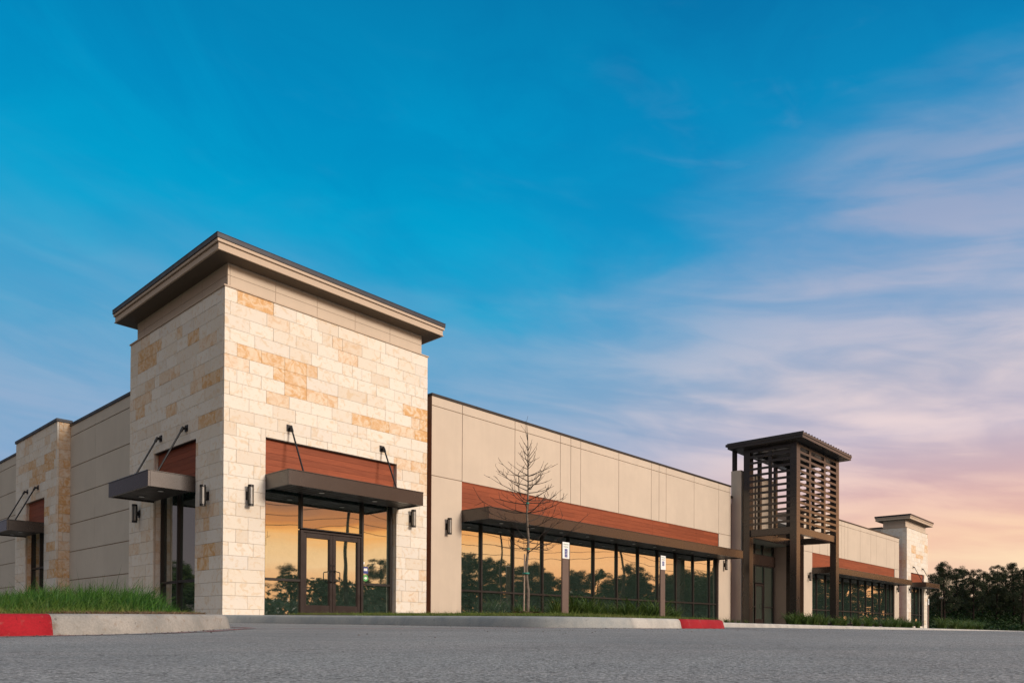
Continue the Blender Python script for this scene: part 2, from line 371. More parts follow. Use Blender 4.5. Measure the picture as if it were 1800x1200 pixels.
# ------------------------------------------------------------------ mesh builder
class MB:
    def __init__(s): s.v = []; s.f = []; s.mi = []; s.a = []; s.b = []
    def quad(s, pts, mi=0, t=0, g=0):
        k = len(s.v); s.v += [tuple(p) for p in pts]; s.f.append(tuple(range(k, k + len(pts)))); s.mi.append(mi); s.a.append(t); s.b.append(g)
    def box(s, x0, x1, y0, y1, z0, z1, mi=0, t=0, g=0, skip=''):
        if x0 > x1: x0, x1 = x1, x0
        if y0 > y1: y0, y1 = y1, y0
        if z0 > z1: z0, z1 = z1, z0
        k = len(s.v)
        s.v += [(x0, y0, z0), (x1, y0, z0), (x1, y1, z0), (x0, y1, z0), (x0, y0, z1), (x1, y0, z1), (x1, y1, z1), (x0, y1, z1)]
        F = {'b': (0, 3, 2, 1), 't': (4, 5, 6, 7), 'S': (0, 1, 5, 4), 'E': (1, 2, 6, 5), 'N': (2, 3, 7, 6), 'W': (3, 0, 4, 7)}
        for q, f in F.items():
            if q in skip: continue
            s.f.append(tuple(k + i for i in f)); s.mi.append(mi); s.a.append(t); s.b.append(g)
    def prism(s, poly, z0, z1, mi=0):
        k = len(s.v); n_ = len(poly)
        s.v += [(p[0], p[1], z0) for p in poly] + [(p[0], p[1], z1) for p in poly]
        s.f.append(tuple(k + n_ - 1 - i for i in range(n_))); s.f.append(tuple(k + n_ + i for i in range(n_)))
        for i in range(n_):
            j = (i + 1) % n_; s.f.append((k + i, k + j, k + n_ + j, k + n_ + i))
        s.mi += [mi] * (n_ + 2); s.a += [0] * (n_ + 2); s.b += [0] * (n_ + 2)
    def tube(s, pts, rad, seg=8, mi=0, cap=True, t=0):
        pts = [Vector(p) for p in pts]
        if not isinstance(rad, (list, tuple)): rad = [rad] * len(pts)
        k = len(s.v); prev = None
        for i, p in enumerate(pts):
            d = (pts[min(i + 1, len(pts) - 1)] - pts[max(i - 1, 0)]).normalized()
            if prev is None:
                a_ = Vector((0, 0, 1)) if abs(d.z) < .9 else Vector((1, 0, 0))
                nx = d.cross(a_).normalized()
            else:
                nx = (prev - d * prev.dot(d)).normalized()
            prev = nx; ny = d.cross(nx)
            for j in range(seg):
                an = 2 * math.pi * j / seg
                s.v.append(tuple(p + (nx * math.cos(an) + ny * math.sin(an)) * rad[i]))
        for i in range(len(pts) - 1):
            for j in range(seg):
                j2 = (j + 1) % seg
                s.f.append((k + i * seg + j, k + i * seg + j2, k + (i + 1) * seg + j2, k + (i + 1) * seg + j)); s.mi.append(mi); s.a.append(t); s.b.append(0)
        if cap:
            s.f.append(tuple(k + j for j in range(seg))[::-1]); s.f.append(tuple(k + (len(pts) - 1) * seg + j for j in range(seg)))
            s.mi += [mi] * 2; s.a += [t] * 2; s.b += [0] * 2
    def build(s, name, mats, parent=None, smooth=False, bevel=0, attr=False):
        me = bpy.data.meshes.new(name)
        me.from_pydata(s.v, [], s.f)
        if not isinstance(mats, (list, tuple)): mats = [mats]
        for m_ in mats: me.materials.append(M[m_] if isinstance(m_, str) else m_)
        me.polygons.foreach_set('material_index', s.mi)
        if smooth: me.polygons.foreach_set('use_smooth', [True] * len(s.f))
        if attr:
            a1 = me.attributes.new('tone', 'FLOAT', 'FACE'); a1.data.foreach_set('value', s.a)
            a2 = me.attributes.new('gold', 'FLOAT', 'FACE'); a2.data.foreach_set('value', s.b)
        me.update()
        o = bpy.data.objects.new(name, me); COL.objects.link(o)
        if parent is not None: o.parent = parent
        if bevel:
            bv = o.modifiers.new('bevel', 'BEVEL'); bv.width = bevel; bv.segments = 1; bv.limit_method = 'ANGLE'
        return o
def tag(o, label=None, cat=None, group=None, kind=None):
    if label: o['label'] = label
    if cat: o['category'] = cat
    if group: o['group'] = group
    if kind: o['kind'] = kind
    return o
def empty(name, loc=(0, 0, 0), rz=0, **k):
    o = bpy.data.objects.new(name, None); COL.objects.link(o); o.location = loc; o.rotation_euler = (0, 0, rz)
    o.empty_display_size = .2
    return tag(o, **k)
def kids(o): return [c_ for c_ in bpy.data.objects if c_.parent == o]
def copy_tree(o, parent=None):
    c_ = o.copy(); COL.objects.link(c_)
    if parent is not None: c_.parent = parent
    for ch in list(kids(o)): copy_tree(ch, c_)
    return c_
def ray(px, py):
    return FW + RT * ((px - 900) / 1313.568) - UP * ((py - 1090.2618) / 1313.568)
def at(px, py, depth): return CAM + ray(px, py) * depth

# ------------------------------------------------------------------ site levels
def zr(x, y):
    z = -.17 + .009 * (max(y, -40) + 2.5)
    if x < -1: z -= .012 * (-1 - max(x, -40))
    if x > 12: z -= .0052 * (min(x, 75) - 12)
    return z
def grid_sheet(name, x0, x1, y0, y1, step, zf, mat_, kind='structure', inside=None, label=None):
    xs = np.arange(x0, x1 + 1e-6, step); ys = np.arange(y0, y1 + 1e-6, step)
    mb = MB()
    for x in xs:
        for y in ys: mb.v.append((float(x), float(y), zf(float(x), float(y))))
    ny = len(ys)
    for i in range(len(xs) - 1):
        for j in range(ny - 1):
            if inside and not inside((xs[i] + xs[i + 1]) / 2, (ys[j] + ys[j + 1]) / 2): continue
            k = i * ny + j
            mb.f.append((k, k + ny, k + ny + 1, k + 1)); mb.mi.append(0); mb.a.append(0); mb.b.append(0)
    o = mb.build(name, mat_, smooth=True)
    return tag(o, kind=kind)
# the ground, out to the horizon
mb = MB()
mb.quad([(-1500, -1500, -.95), (1500, -1500, -.95), (1500, 1500, -.95), (-1500, 1500, -.95)])
tag(mb.build('ground', 'far_ground'), kind='structure')
mb = MB()
mb.quad([(88, -160, -.50), (1500, -160, -.62), (1500, 200, -.62), (88, 120, -.50)])
tag(mb.build('meadow', 'far_ground'), kind='structure')
grid_sheet('parking_lot', -48, 88, -60, 44, 2.0, zr, 'paving')

# ---- kerb paths
def smooth_path(pts, n_=4):
    P_ = [Vector((p[0], p[1], 0)) for p in pts]; out = []
    for i in range(len(P_) - 1):
        p0 = P_[max(i - 1, 0)]; p1 = P_[i]; p2 = P_[i + 1]; p3 = P_[min(i + 2, len(P_) - 1)]
        for k in range(n_):
            t = k / n_
            out.append(.5 * ((2 * p1) + (-p0 + p2) * t + (2 * p0 - 5 * p1 + 4 * p2 - p3) * t * t + (-p0 + 3 * p1 - 3 * p2 + p3) * t ** 3))
    out.append(P_[-1]); return out
PROF = [(0, -.12), (0, 0), (.012, .05), (.024, .10), (.038, .130), (.062, .147), (.10, .152), (.17, .150), (.175, -.10)]
def kerb(name, path, mat_, label=None):
    mb = MB(); np_ = len(PROF)
    for i, p in enumerate(path):
        d = (path[min(i + 1, len(path) - 1)] - path[max(i - 1, 0)]).normalized()
        nrm = Vector((-d.y, d.x, 0))          # inward = left of travel
        z = zr(p.x, p.y)
        for a_, h_ in PROF:
            q_ = p + nrm * a_
            mb.v.append((q_.x, q_.y, z + h_))
    for i in range(len(path) - 1):
        for j in range(np_ - 1):
            k = i * np_ + j
            mb.f.append((k, k + np_, k + np_ + 1, k + 1)); mb.mi.append(0); mb.a.append(0); mb.b.append(0)
    for e in (0, len(path) - 1):
        k = e * np_; f = tuple(k + j for j in range(np_)); mb.f.append(f if e == 0 else f[::-1]); mb.mi.append(0); mb.a.append(0); mb.b.append(0)
    return tag(mb.build(name, mat_, smooth=True), kind='structure', label=label)
def split_at(path, fn):
    for i, p in enumerate(path):
        if fn(p): return i
LK = smooth_path([(-46, -11.6), (-20, -10.95), (-10, -10.62), (-7.6, -10.52), (-6.9, -10.47), (-6.36, -10.42), (-5.95, -10.33), (-5.5, -10.06), (-5.05, -9.66), (-4.62, -9.14), (-4.32, -8.81), (-4.08, -8.46), (-3.97, -7.9), (-3.95, -7.0), (-3.95, -3), (-3.95, 12), (-3.95, 38)])
i1 = split_at(LK, lambda p: p.x > -6.365)
kerb('kerb', LK[:i1 + 1], 'kerb_red', 'red painted kerb at the left edge of the photo')
kerb('kerb', LK[i1:], 'kerb_concrete', 'pale concrete kerb round the grassy corner')
RK = smooth_path([(-1.9, 38), (-1.9, 6), (-1.8, 1), (-1.55, -1.2), (-1.0, -2.4), (-.7, -3.6), (-.5, -5.3), (-.36, -6.8), (-.36, -8.2), (-.38, -9.2), (-.25, -9.8), (.15, -10.2), (.7, -10.36), (1.3, -10.36), (2.2, -10.32), (3.2, -10.28), (3.9, -10.25),
                  (4.25, -10.12), (4.45, -9.8), (4.5, -9.3), (4.5, -7.4), (4.6, -6.4), (4.95, -5.75), (5.6, -5.52), (7, -5.5), (20, -5.5), (40, -5.5), (60, -5.5), (66, -5.6), (69, -5.2), (70.5, -3.8), (71, -1), (71, 38)])
i2 = split_at(RK, lambda p: p.x > 2.25 and p.y < -10)
i3 = split_at(RK, lambda p: p.x > 4.4 and p.y < -9 and p.y > -9.6)
i4 = split_at(RK, lambda p: p.x > 6.8)
i0 = split_at(RK, lambda p: p.x > .9 and p.y < -10)
kerb('kerb', RK[:i0 + 1], 'kerb_concrete_grey', 'grey kerb beside the driveway in front of the stone tower')
kerb('kerb', RK[i0:i2 + 1], 'kerb_concrete_light', 'pale kerb on the nose of the tree island')
kerb('kerb', RK[i2:i3 + 1], 'kerb_red', 'red painted kerb at the right end of the tree island')
kerb('kerb', RK[i3:], 'kerb_concrete_light', 'long straight kerb along the parking stalls')
# raised ground inside the kerbs
def fill(name, path, z_off, mat_, extra, subdiv=True):
    poly = [(p.x, p.y) for p in path] + extra
    bm = bmesh.new()
    vs_ = [bm.verts.new((x, y, 0)) for x, y in poly]
    es = [bm.edges.new((vs_[i], vs_[(i + 1) % len(vs_)])) for i in range(len(vs_))]
    bmesh.ops.triangle_fill(bm, edges=es, use_beauty=True)
    bmesh.ops.subdivide_edges(bm, edges=[e for e in bm.edges if e.calc_length() > 3], cuts=3, use_grid_fill=True)
    for v in bm.verts: v.co.z = zr(v.co.x, v.co.y) + z_off
    me = bpy.data.meshes.new(name); bm.to_mesh(me); bm.free(); me.materials.append(M[mat_])
    o = bpy.data.objects.new(name, me); COL.objects.link(o)
    return tag(o, kind='structure')
def inset(path, d_):
    out = []
    for i, p in enumerate(path):
        d = (path[min(i + 1, len(path) - 1)] - path[max(i - 1, 0)]).normalized()
        out.append(p + Vector((-d.y, d.x, 0)) * d_)
    return out
fill('pavement', inset(RK, .17), .142, 'walk', [])
fill('planting_bed', inset(LK, .17), .140, 'soil', [(-46, 38)])

def island_lawn_z(x, y):
    e_ = min(x + .0, 4.2 - x, y + 10.0, -1.2 - y + 3)
    return zr(x, y) + .152 + .04 * max(0, min(e_ / 1.2, 1))
def isl_in(x, y):
    return (.15 < x < 4.1 and -9.95 < y < -1.0) or (2.2 < x < 25.5 and -2.6 < y < -.1 and not (x < 6.7 and y > -.35))
grid_sheet('lawn', 0.1, 25.5, -10.0, 0.1, .25, island_lawn_z, 'soil', inside=isl_in)

# paint on the paving
def strip(name, pts, w, mat_, dz=.004):
    mb = MB(); ps = [Vector((p[0], p[1], 0)) for p in pts]
    for i in range(len(ps)):
        d = (ps[min(i + 1, len(ps) - 1)] - ps[max(i - 1, 0)]).normalized(); nr = Vector((-d.y, d.x, 0))
        for s_ in (-w / 2, w / 2):
            q_ = ps[i] + nr * s_; mb.v.append((q_.x, q_.y, zr(q_.x, q_.y) + dz))
    for i in range(len(ps) - 1):
        k = i * 2; mb.f.append((k, k + 2, k + 3, k + 1)); mb.mi.append(0); mb.a.append(0); mb.b.append(0)
    return tag(mb.build(name, mat_), kind='structure')
strip('painted_line', [(p.x, p.y) for p in inset(LK, -.22)[i1 - 3:i1 + 30]], .10, 'faded_red')
strip('painted_line', [(p.x, p.y) for p in inset(RK, -.30)[i0 - 14:i3 + 1]], .12, 'faded_red')
strip('painted_line', [(-4.2, -8.9), (-2.5, -9.9), (-.6, -10.6)], .10, 'faded_red')
for x in (6.4, 9.2, 12.0, 13.6, 16.4, 19.2, 22.0):
    strip('painted_line', [(x, -5.7), (x, -8.0), (x, -10.8)], .12, 'faded_blue')
for x0_ in np.arange(12.2, 13.6, .5):
    strip('painted_line', [(x0_, -6.2), (x0_ + .5, -8.2)], .12, 'faded_blue')
strip('painted_line', [(13, -7.2), (30, -7.2), (38, -7.2)], .9, 'faded_blue')
strip('painted_line', [(16, -9.5), (26, -9.6), (34, -9.6)], .5, 'faded_blue')
strip('painted_line', [(5.2, -5.85), (9, -5.85), (14, -5.85)], .12, 'faded_red')

# ------------------------------------------------------------------ THE BUILDING
bld = empty('retail_building', (0, 0, 0), label='long single-storey shop building with cream stone corner towers, beige wall panels and dark glass shopfronts', cat='building')

rs = random.Random(5)
GOLD_F = [(.3, 2.35, 6.03, 6.31), (1.25, 2.4, 5.72, 6.03), (1.3, 3.1, 5.42, 5.70), (3.4, 4.75, 5.12, 5.42), (5.55, 6.1, 5.42, 6.03), (4.9, 6.1, 5.12, 5.40), (.55, 1.3, 7.25, 7.5), (5.0, 6.0, 4.2, 4.5)]
GOLD_L = [(1.25, 1.95, 6.6, 6.9), (.0, .95, 5.42, 5.72), (.7, 1.5, 5.4, 5.7), (2.2, 2.9, 6.03, 6.33), (3.6, 4.7, 6.6, 7.2), (.3, .9, 4.5, 4.8), (.6, 1.3, 1.2, 1.5), (2.6, 3.3, 5.1, 5.4), (.4, 1.2, 2.1, 2.5), (4.2, 5.2, 5.4, 5.8)]
def stone_face(mb, axis, plane, out, u0, u1, z0, z1, openings=(), gold=(), depth=.055, flip=False, prob=.07, ztop=7.5):
    """blocks laid in 0.306 m courses on a plane; out = outward sign on that axis"""
    hh = 7.5 / 24.5
    k = 0
    z = ztop
    while z > z0 - 1e-6:
        za, zb = max(z - hh, z0), min(z, z1)
        z -= hh; k += 1
        if zb - za < .03: continue
        u = u0
        start = .305 if (k + (1 if flip else 0)) % 2 else .13
        if (k % 3) == 0: start = .61
        ln = start
        while u < u1 - 1e-6:
            ue = min(u + ln, u1)
            if u1 - ue < .12: ue = u1
            rects = [(u, ue, za, zb)]
            for (oa, ob, oc, od) in openings:
                nr = []
                for (a_, b_, c_, d_) in rects:
                    if b_ <= oa or a_ >= ob or d_ <= oc or c_ >= od: nr.append((a_, b_, c_, d_)); continue
                    if a_ < oa: nr.append((a_, oa, c_, d_))
                    if b_ > ob: nr.append((ob, b_, c_, d_))
                    if d_ > od: nr.append((max(a_, oa), min(b_, ob), od, d_))
                    if c_ < oc: nr.append((max(a_, oa), min(b_, ob), c_, oc))
                rects = nr
            tone = rs.random(); um, zm = (u + ue) / 2, (za + zb) / 2
            gd = 0
            for (a_, b_, c_, d_) in gold:
                if a_ < um < b_ and c_ - .05 < zm < d_ + .05: gd = rs.uniform(.55, 1.0)
            if not gd and rs.random() < prob: gd = rs.uniform(.15, .55)
            for (a_, b_, c_, d_) in rects:
                if b_ - a_ < .02 or d_ - c_ < .02: continue
                j = .003; pr = rs.uniform(.0, .0045)
                a2, b2, c2, d2 = a_ + j, b_ - j, c_ + j, d_ - j
                f0, f1_ = plane + out * pr, plane - out * depth
                if axis == 'y': mb.box(a2, b2, f0, f1_, c2, d2, 0, tone, gd, skip='N' if out < 0 else 'S')
                else: mb.box(f0, f1_, a2, b2, c2, d2, 0, tone, gd, skip='E' if out < 0 else 'W')
            u = ue
            rr = rs.random()
            ln = .61 if rr < .68 else (.305 if rr < .84 else .915)
HEAD = 4.25
def wall_with_hole(mb, axis, p0, p1, u0, u1, z0, z1, hole, mi=0):
    """solid wall slab between planes p0,p1, with one opening"""
    def bx(a_, b_, c_, d_):
        if b_ - a_ < 1e-3 or d_ - c_ < 1e-3: return
        if axis == 'y': mb.box(a_, b_, p0, p1, c_, d_, mi)
        else: mb.box(p0, p1, a_, b_, c_, d_, mi)
    if not hole: bx(u0, u1, z0, z1); return
    oa, ob, oc, od = hole
    bx(u0, oa, z0, z1); bx(ob, u1, z0, z1); bx(oa, ob, od, z1); bx(oa, ob, z0, oc)

def cornice(parent, x0, x1, y0, y1, zs=7.5):
    """flat projecting eaves on a set-back beige band; box footprint x0..x1,y0..y1 of the stone below"""
    mb = MB()
    mb.box(x0 - .03, x1 + .03, y0 - .03, y1 + .03, zs, zs + .035, 0)
    mb.box(x0 + .03, x1 - .03, y0 + .03, y1 - .03, zs + .035, zs + .06, 0)
    mb.build('stone_coping', 'trim_beige', parent, bevel=.006)
    i = .125
    mb = MB(); a, b_, c_, d_ = x0 + i, x1 - i, y0 + i, y1 - i
    mb.box(a + .012, b_ - .012, c_ + .012, d_ - .012, zs + .06, zs + .62, 1)
    def cells(u0, u1): 
        e = [u0] + [u for u in np.arange(u0 + .06, u1 - .02, 1.157)] + [u1]
        return list(zip(e[:-1], e[1:]))
    for za, zb in ((zs + .061, zs + .333), (zs + .341, zs + .612)):
        for p, q_ in cells(a, b_):
            mb.box(p + .004, q_ - .004, c_, c_ + .05, za, zb, 0); mb.box(p + .004, q_ - .004, d_ - .05, d_, za, zb, 0)
        for p, q_ in cells(c_ + .052, d_ - .052):
            mb.box(a, a + .05, p + .004, q_ - .004, za, zb, 0); mb.box(b_ - .05, b_, p + .004, q_ - .004, za, zb, 0)
    mb.build('cornice_band', ['stucco', 'reveal'], parent)
    O = .36
    mb = MB()
    def ring(o_, za, zb, mi=0): mb.box(x0 - o_, x1 + o_, y0 - o_, y1 + o_, za, zb, mi)
    ring(O - .035, zs + .618, zs + .635)       # soffit lip
    ring(O - .075, zs + .612, zs + .6178, 1)
    ring(O - .055, zs + .635, zs + .775)
    ring(O - .075, zs + .775, zs + .79)
    ring(O - .02, zs + .79, zs + .86)
    mb.build('eaves', ['trim_beige', 'soffit_brown'], parent, bevel=.003)
    mb = MB(); mb.box(x0 - O, x1 + O, y0 - O, y1 + O, zs + .861, zs + .965)
    mb.box(x0 - O - .006, x1 + O + .006, y0 - O - .006, y1 + O + .006, zs + .965, zs + .98)
    mb.build('roof_edge', 'coping', parent, bevel=.004)

def siding(parent, axis, plane, out, u0, u1, z0, z1, name='timber_cladding'):
    mb = MB(); bh = .145
    k0 = math.floor(z0 / bh)
    z = k0 * bh
    while z < z1:
        a_, b_ = max(z + .0022, z0), min(z + bh - .0022, z1)
        if b_ - a_ > .01:
            u = u0
            L_ = [u0, u1] if u1 - u0 < 5 else [u0] + list(np.arange(u0 + 3.66, u1 - .5, 3.66)) + [u1]
            for p, q_ in zip(L_[:-1], L_[1:]):
                if axis == 'y': mb.box(p + .003, q_ - .003, plane, plane - out * .02, a_, b_)
                else: mb.box(plane, plane - out * .02, p + .003, q_ - .003, a_, b_)
        z += bh
    if axis == 'y': mb.box(u0, u1, plane - out * .012, plane - out * .05, z0, z1, 1)
    else: mb.box(plane - out * .012, plane - out * .05, u0, u1, z0, z1, 1)
    return mb.build(name, ['siding_wood', 'bronze'], parent)

# --- storefront windows; each bay is one window part with its panes
def window(parent, axis, plane, u0, u1, rows, lastm=True, firstm=True, mw=.055, name='window', label=None, door=False):
    """rows: z levels of horizontal members [z0, z1, ...]; frame owns its left mullion"""
    mb = MB()
    def bx(a_, b_, d0, d1, c_, e_):
        if axis == 'y': mb.box(a_, b_, plane + d0, plane + d1, c_, e_)
        else: mb.box(plane + d0, plane + d1, a_, b_, c_, e_)
    if firstm: bx(u0 - mw / 2, u0 + mw / 2, -.075, .055, rows[0], rows[-1])
    if lastm: bx(u1 - mw / 2, u1 + mw / 2, -.075, .055, rows[0], rows[-1])
    for i, zz_ in enumerate(rows):
        lo = zz_ - .03 if i else zz_; hi = zz_ + .03 if i < len(rows) - 1 else zz_
        bx(u0 + mw / 2, u1 - mw / 2, -.068, .05, lo, hi)
    w = mb.build(name, 'bronze', parent, bevel=.003)
    if label: w['label'] = label
    for i in range(len(rows) - 1):
        lo = rows[i] + .03; hi = rows[i + 1] - .03
        pane(w, axis, plane, u0 + mw / 2, u1 - mw / 2, lo, hi)
    return w
prs = random.Random(11)
def pane(parent, axis, plane, a_, b_, lo, hi, name='pane'):
    mb = MB(); L_ = (b_ - a_) / 2; H_ = (hi - lo) / 2
    mb.box(-L_, L_, -.004, .004, -H_, H_)
    o = mb.build(name, 'glass', parent)
    if axis == 'y': o.location = ((a_ + b_) / 2, plane, (lo + hi) / 2); o.rotation_euler = (R(prs.uniform(-.12, .12)), 0, R(prs.uniform(-.12, .12)))
    else: o.location = (plane, (a_ + b_) / 2, (lo + hi) / 2); o.rotation_euler = (R(prs.uniform(-.12, .12)), 0, R(90 + prs.uniform(-.12, .12)))
    return o
def door_leaf(parent, plane, a_, b_, z0, z1, hinge_left, label=None):
    mb = MB(); s_ = .085
    mb.box(a_, a_ + s_, plane - .05, plane + .03, z0, z1); mb.box(b_ - s_, b_, plane - .05, plane + .03, z0, z1)
    mb.box(a_ + s_, b_ - s_, plane - .048, plane + .028, z0, z0 + .28); mb.box(a_ + s_, b_ - s_, plane - .048, plane + .028, z1 - .12, z1)
    for (p, q_, r_, t_) in ((a_ + s_, a_ + s_ + .018, z0 + .28, z1 - .12), (b_ - s_ - .018, b_ - s_, z0 + .28, z1 - .12)):
        mb.box(p, q_, plane - .04, plane + .02, r_, t_)
    d = mb.build('door', 'door_bronze', parent, bevel=.004)
    if label: d['label'] = label
    pane(d, 'y', plane, a_ + s_ + .018, b_ - s_ - .018, z0 + .28, z1 - .12, 'door_glass')
    hx = b_ - .045 if hinge_left else a_ + .045
    sg = -1 if hinge_left else 1
    mb = MB()
    mb.tube([(hx, plane - .052, .90), (hx, plane - .10, .905), (hx + sg * .045, plane - .115, .92), (hx + sg * .115, plane - .115, .93), (hx + sg * .125, plane - .115, .95), (hx + sg * .125, plane - .115, 1.14), (hx + sg * .115, plane - .115, 1.16), (hx + sg * .045, plane - .115, 1.17), (hx, plane - .10, 1.185), (hx, plane - .052, 1.19)], .0125, 8)
    mb.build('handle', 'black_metal', d, smooth=True)
    mb = MB(); mb.tube([(hx, plane - .051, 1.33), (hx, plane - .066, 1.33)], .022, 12)
    mb.box(hx - .028, hx + .028, plane - .0535, plane - .0502, .86, 1.23)
    mb.build('lock', 'black_metal', d)
    return d

# --- canopies
def canopy(parent, axis, wallp, out, u0, u1, proj, rods=(), lights=(), z0=3.0, z1=3.34, label=None):
    def T(u, d, z):   # u along wall, d outward distance
        return (u, wallp + out * d, z) if axis == 'y' else (wallp + out * d, u, z)
    def bx(mb, ua, ub, da, db, za, zb, mi=0):
        a_ = T(ua, da, za); b_ = T(ub, db, zb); mb.box(a_[0], b_[0], a_[1], b_[1], za, zb, mi)
    mb = MB()
    t = .05
    bx(mb, u0, u1, proj - t, proj, z0, z1)
    bx(mb, u0, u0 + t, .0, proj - t, z0, z1); bx(mb, u1 - t, u1, .0, proj - t, z0, z1)
    bx(mb, u0 - .008, u1 + .008, proj - .02, proj + .01, z1, z1 + .022); bx(mb, u0 - .008, u0 + .03, .0, proj - .02, z1, z1 + .022); bx(mb, u1 - .03, u1 + .008, .0, proj - .02, z1, z1 + .022)
    bx(mb, u0 + t, u1 - t, 0, proj - t, z1 - .05, z1 - .02)
    cn = mb.build('canopy', 'canopy_metal', parent, bevel=.004)
    if label: cn['label'] = label
    mb = MB()
    n_ = int((u1 - u0 - .12) / .155)
    w_ = (u1 - u0 - .12) / n_
    for i in range(n_):
        a_ = u0 + .06 + i * w_
        bx(mb, a_ + .012, a_ + w_ - .012, .01, proj - t - .004, z0 + .035, z0 + .06)
        bx(mb, a_ - .012, a_ + .012, .01, proj - t - .004, z0 + .052, z0 + .066)
    mb.build('soffit', 'soffit_metal', cn)
    for u in lights:
        c_ = T(u, proj * .5, 0)
        mb = MB(); mb.tube([(c_[0], c_[1], z0 + .034), (c_[0], c_[1], z0 + .022)], .088, 18)
        mb.tube([(c_[0], c_[1], z0 + .023), (c_[0], c_[1], z0 + .018)], .066, 18, 1)
        mb.build('downlight', ['black_metal', 'white_lens'], cn, smooth=False)
    for (ut, ub) in rods:
        mb = MB()
        top = Vector(T(ut, .10, 4.57)); bot = Vector(T(ub, proj * .66, z1 + .02))
        bx(mb, ut - .075, ut + .075, .0, .018, 4.50, 4.66)
        bx(mb, ut - .018, ut + .018, .018, .12, 4.535, 4.60)
        d = (bot - top).normalized()
        mb.tube([top - d * .03, top + d * .10], .034, 10); mb.tube([top + d * .10, bot - d * .08], .0215, 10); mb.tube([bot - d * .08, bot], .032, 10)
        for (sx, sz) in ((-.05, 4.525), (.05, 4.525), (-.05, 4.635), (.05, 4.635)):
            mb.tube([T(ut + sx, .018, sz), T(ut + sx, .028, sz)], .011, 6)
        mb.build('tie_rod', 'black_metal', cn, smooth=False)
    return cn

# ============ near corner tower
TX, TD = 6.08, 5.47
OPF = (1.04, 4.98, .0, HEAD)
OPL = (1.40, 3.84, .0, HEAD)
def stone_tower(x0, w, d, opx, left_open, goldf, goldl, label, rb, left_full=True, prob=.07):
    x1 = x0 + w
    mb = MB(); B = .03
    # backing walls (mortar) - front, left, right, back
    wall_with_hole(mb, 'y', B, .34, x0 + B, x1 - B, -.6, 7.5, (opx[0] - .0, opx[1] + .0, 0, HEAD), 1)
    if left_open: wall_with_hole(mb, 'x', x0 + B, x0 + .34, .341, d - B, -.6, 7.5, left_open, 1)
    else: mb.box(x0 + B, x0 + .34, .341, d - B, -.6, 7.5, 1)
    mb.box(x1 - .34, x1 - B, .341, d - B, -.6, 7.5, 1)
    mb.box(x0 + .341, x1 - .341, d - .34, d - B, HEAD + .3, 7.5, 1)
    # blocks
    stone_face(mb, 'y', 0.0, -1, x0, x1, -.5, 7.5, [opx], goldf, prob=prob)
    stone_face(mb, 'x', x0, -1, 0.058, d, -.5, 7.5, [left_open] if left_open else [], goldl, flip=True, prob=prob + .05)
    stone_face(mb, 'x', x1, 1, .058, d, -.5, 7.5, [], [], flip=True, prob=prob)
    stone_face(mb, 'y', d, 1, x0 + .058, x1 - .058, 5.5, 7.5, [], [], prob=prob)
    # jambs of the openings
    stone_face(mb, 'x', opx[0], 1, .058, .26, 0, HEAD, [], [], depth=.03, prob=prob)
    stone_face(mb, 'x', opx[1], -1, .058, .26, 0, HEAD, [], [], depth=.03, prob=prob)
    if left_open:
        stone_face(mb, 'y', left_open[0], 1, x0 + .058, x0 + .30, 0, HEAD, [], [], depth=.03, prob=prob)
        stone_face(mb, 'y', left_open[1], -1, x0 + .058, x0 + .30, 0, HEAD, [], [], depth=.03, prob=.5)
    t = mb.build('stone_tower', ['limestone', 'mortar'], bld, attr=True)
    t['label'] = label
    cornice(t, x0, x1, 0, d)
    siding(t, 'y', .10, -1, opx[0] + .03, opx[1] - .03, 3.36, HEAD - .004)
    mb = MB(); mb.box(opx[0] + .032, opx[1] - .032, .02, .10, HEAD - .018, HEAD - .003); mb.build('metal_trim', 'bronze', t)
    if left_open:
        siding(t, 'x', x0 + .10, -1, left_open[0] + .03, left_open[1] - .03, 3.36, HEAD - .004)
        mb = MB(); mb.box(x0 + .02, x0 + .10, left_open[0] + .032, left_open[1] - .032, HEAD - .018, HEAD - .003); mb.build('metal_trim', 'bronze', t)
    return t
t1 = stone_tower(0, TX, TD, OPF, OPL, GOLD_F, GOLD_L, 'cream limestone corner tower nearest the camera', 1)
# front storefront of the near tower
SP = .22
def tower_front(x0, lab):
    a, b1, b2, c_ = x0 + 1.07, x0 + 2.12, x0 + 3.97, x0 + 4.95
    window(bld, 'y', SP, a + .03, b1, [.0, .90, 3.30], lastm=False)
    window(bld, 'y', SP, b2, c_ - .03, [.0, .90, 3.30])
    w = window(bld, 'y', SP, b1, b2, [2.20, 3.30], lastm=False, name='transom_window', label='transom window over the double doors' + lab)
    mb = MB(); mb.box(b1 - .0275, b1 + .055, SP - .076, SP + .056, 0, 2.17); mb.box(b2 - .055, b2 - .028, SP - .074, SP + .05, 0, 2.17)
    mb.box(b1 + .055, b2 - .055, SP - .074, SP + .05, 2.12, 2.17)
    mb.build('door_frame', 'door_bronze', bld, bevel=.003)
    mid = (b1 + b2) / 2
    door_leaf(bld, SP, b1 + .06, mid - .003, .02, 2.115, True, 'left leaf of the double door' + lab)
    door_leaf(bld, SP, mid + .003, b2 - .06, .02, 2.115, False, 'right leaf of the double door' + lab)
    mb = MB(); mb.box(b1 - .02, b2 + .02, SP - .12, SP + .1, -.01, .014); mb.build('threshold', 'steel', bld)
    return b1, b2
b1, b2 = tower_front(0, ' in the near stone tower')
canopy(bld, 'y', 0, -1, 1.04, 5.06, 1.035, rods=((1.66, 1.66), (4.46, 4.46)), lights=(2.25, 3.85), label='bronze metal canopy over the double doors of the near tower')
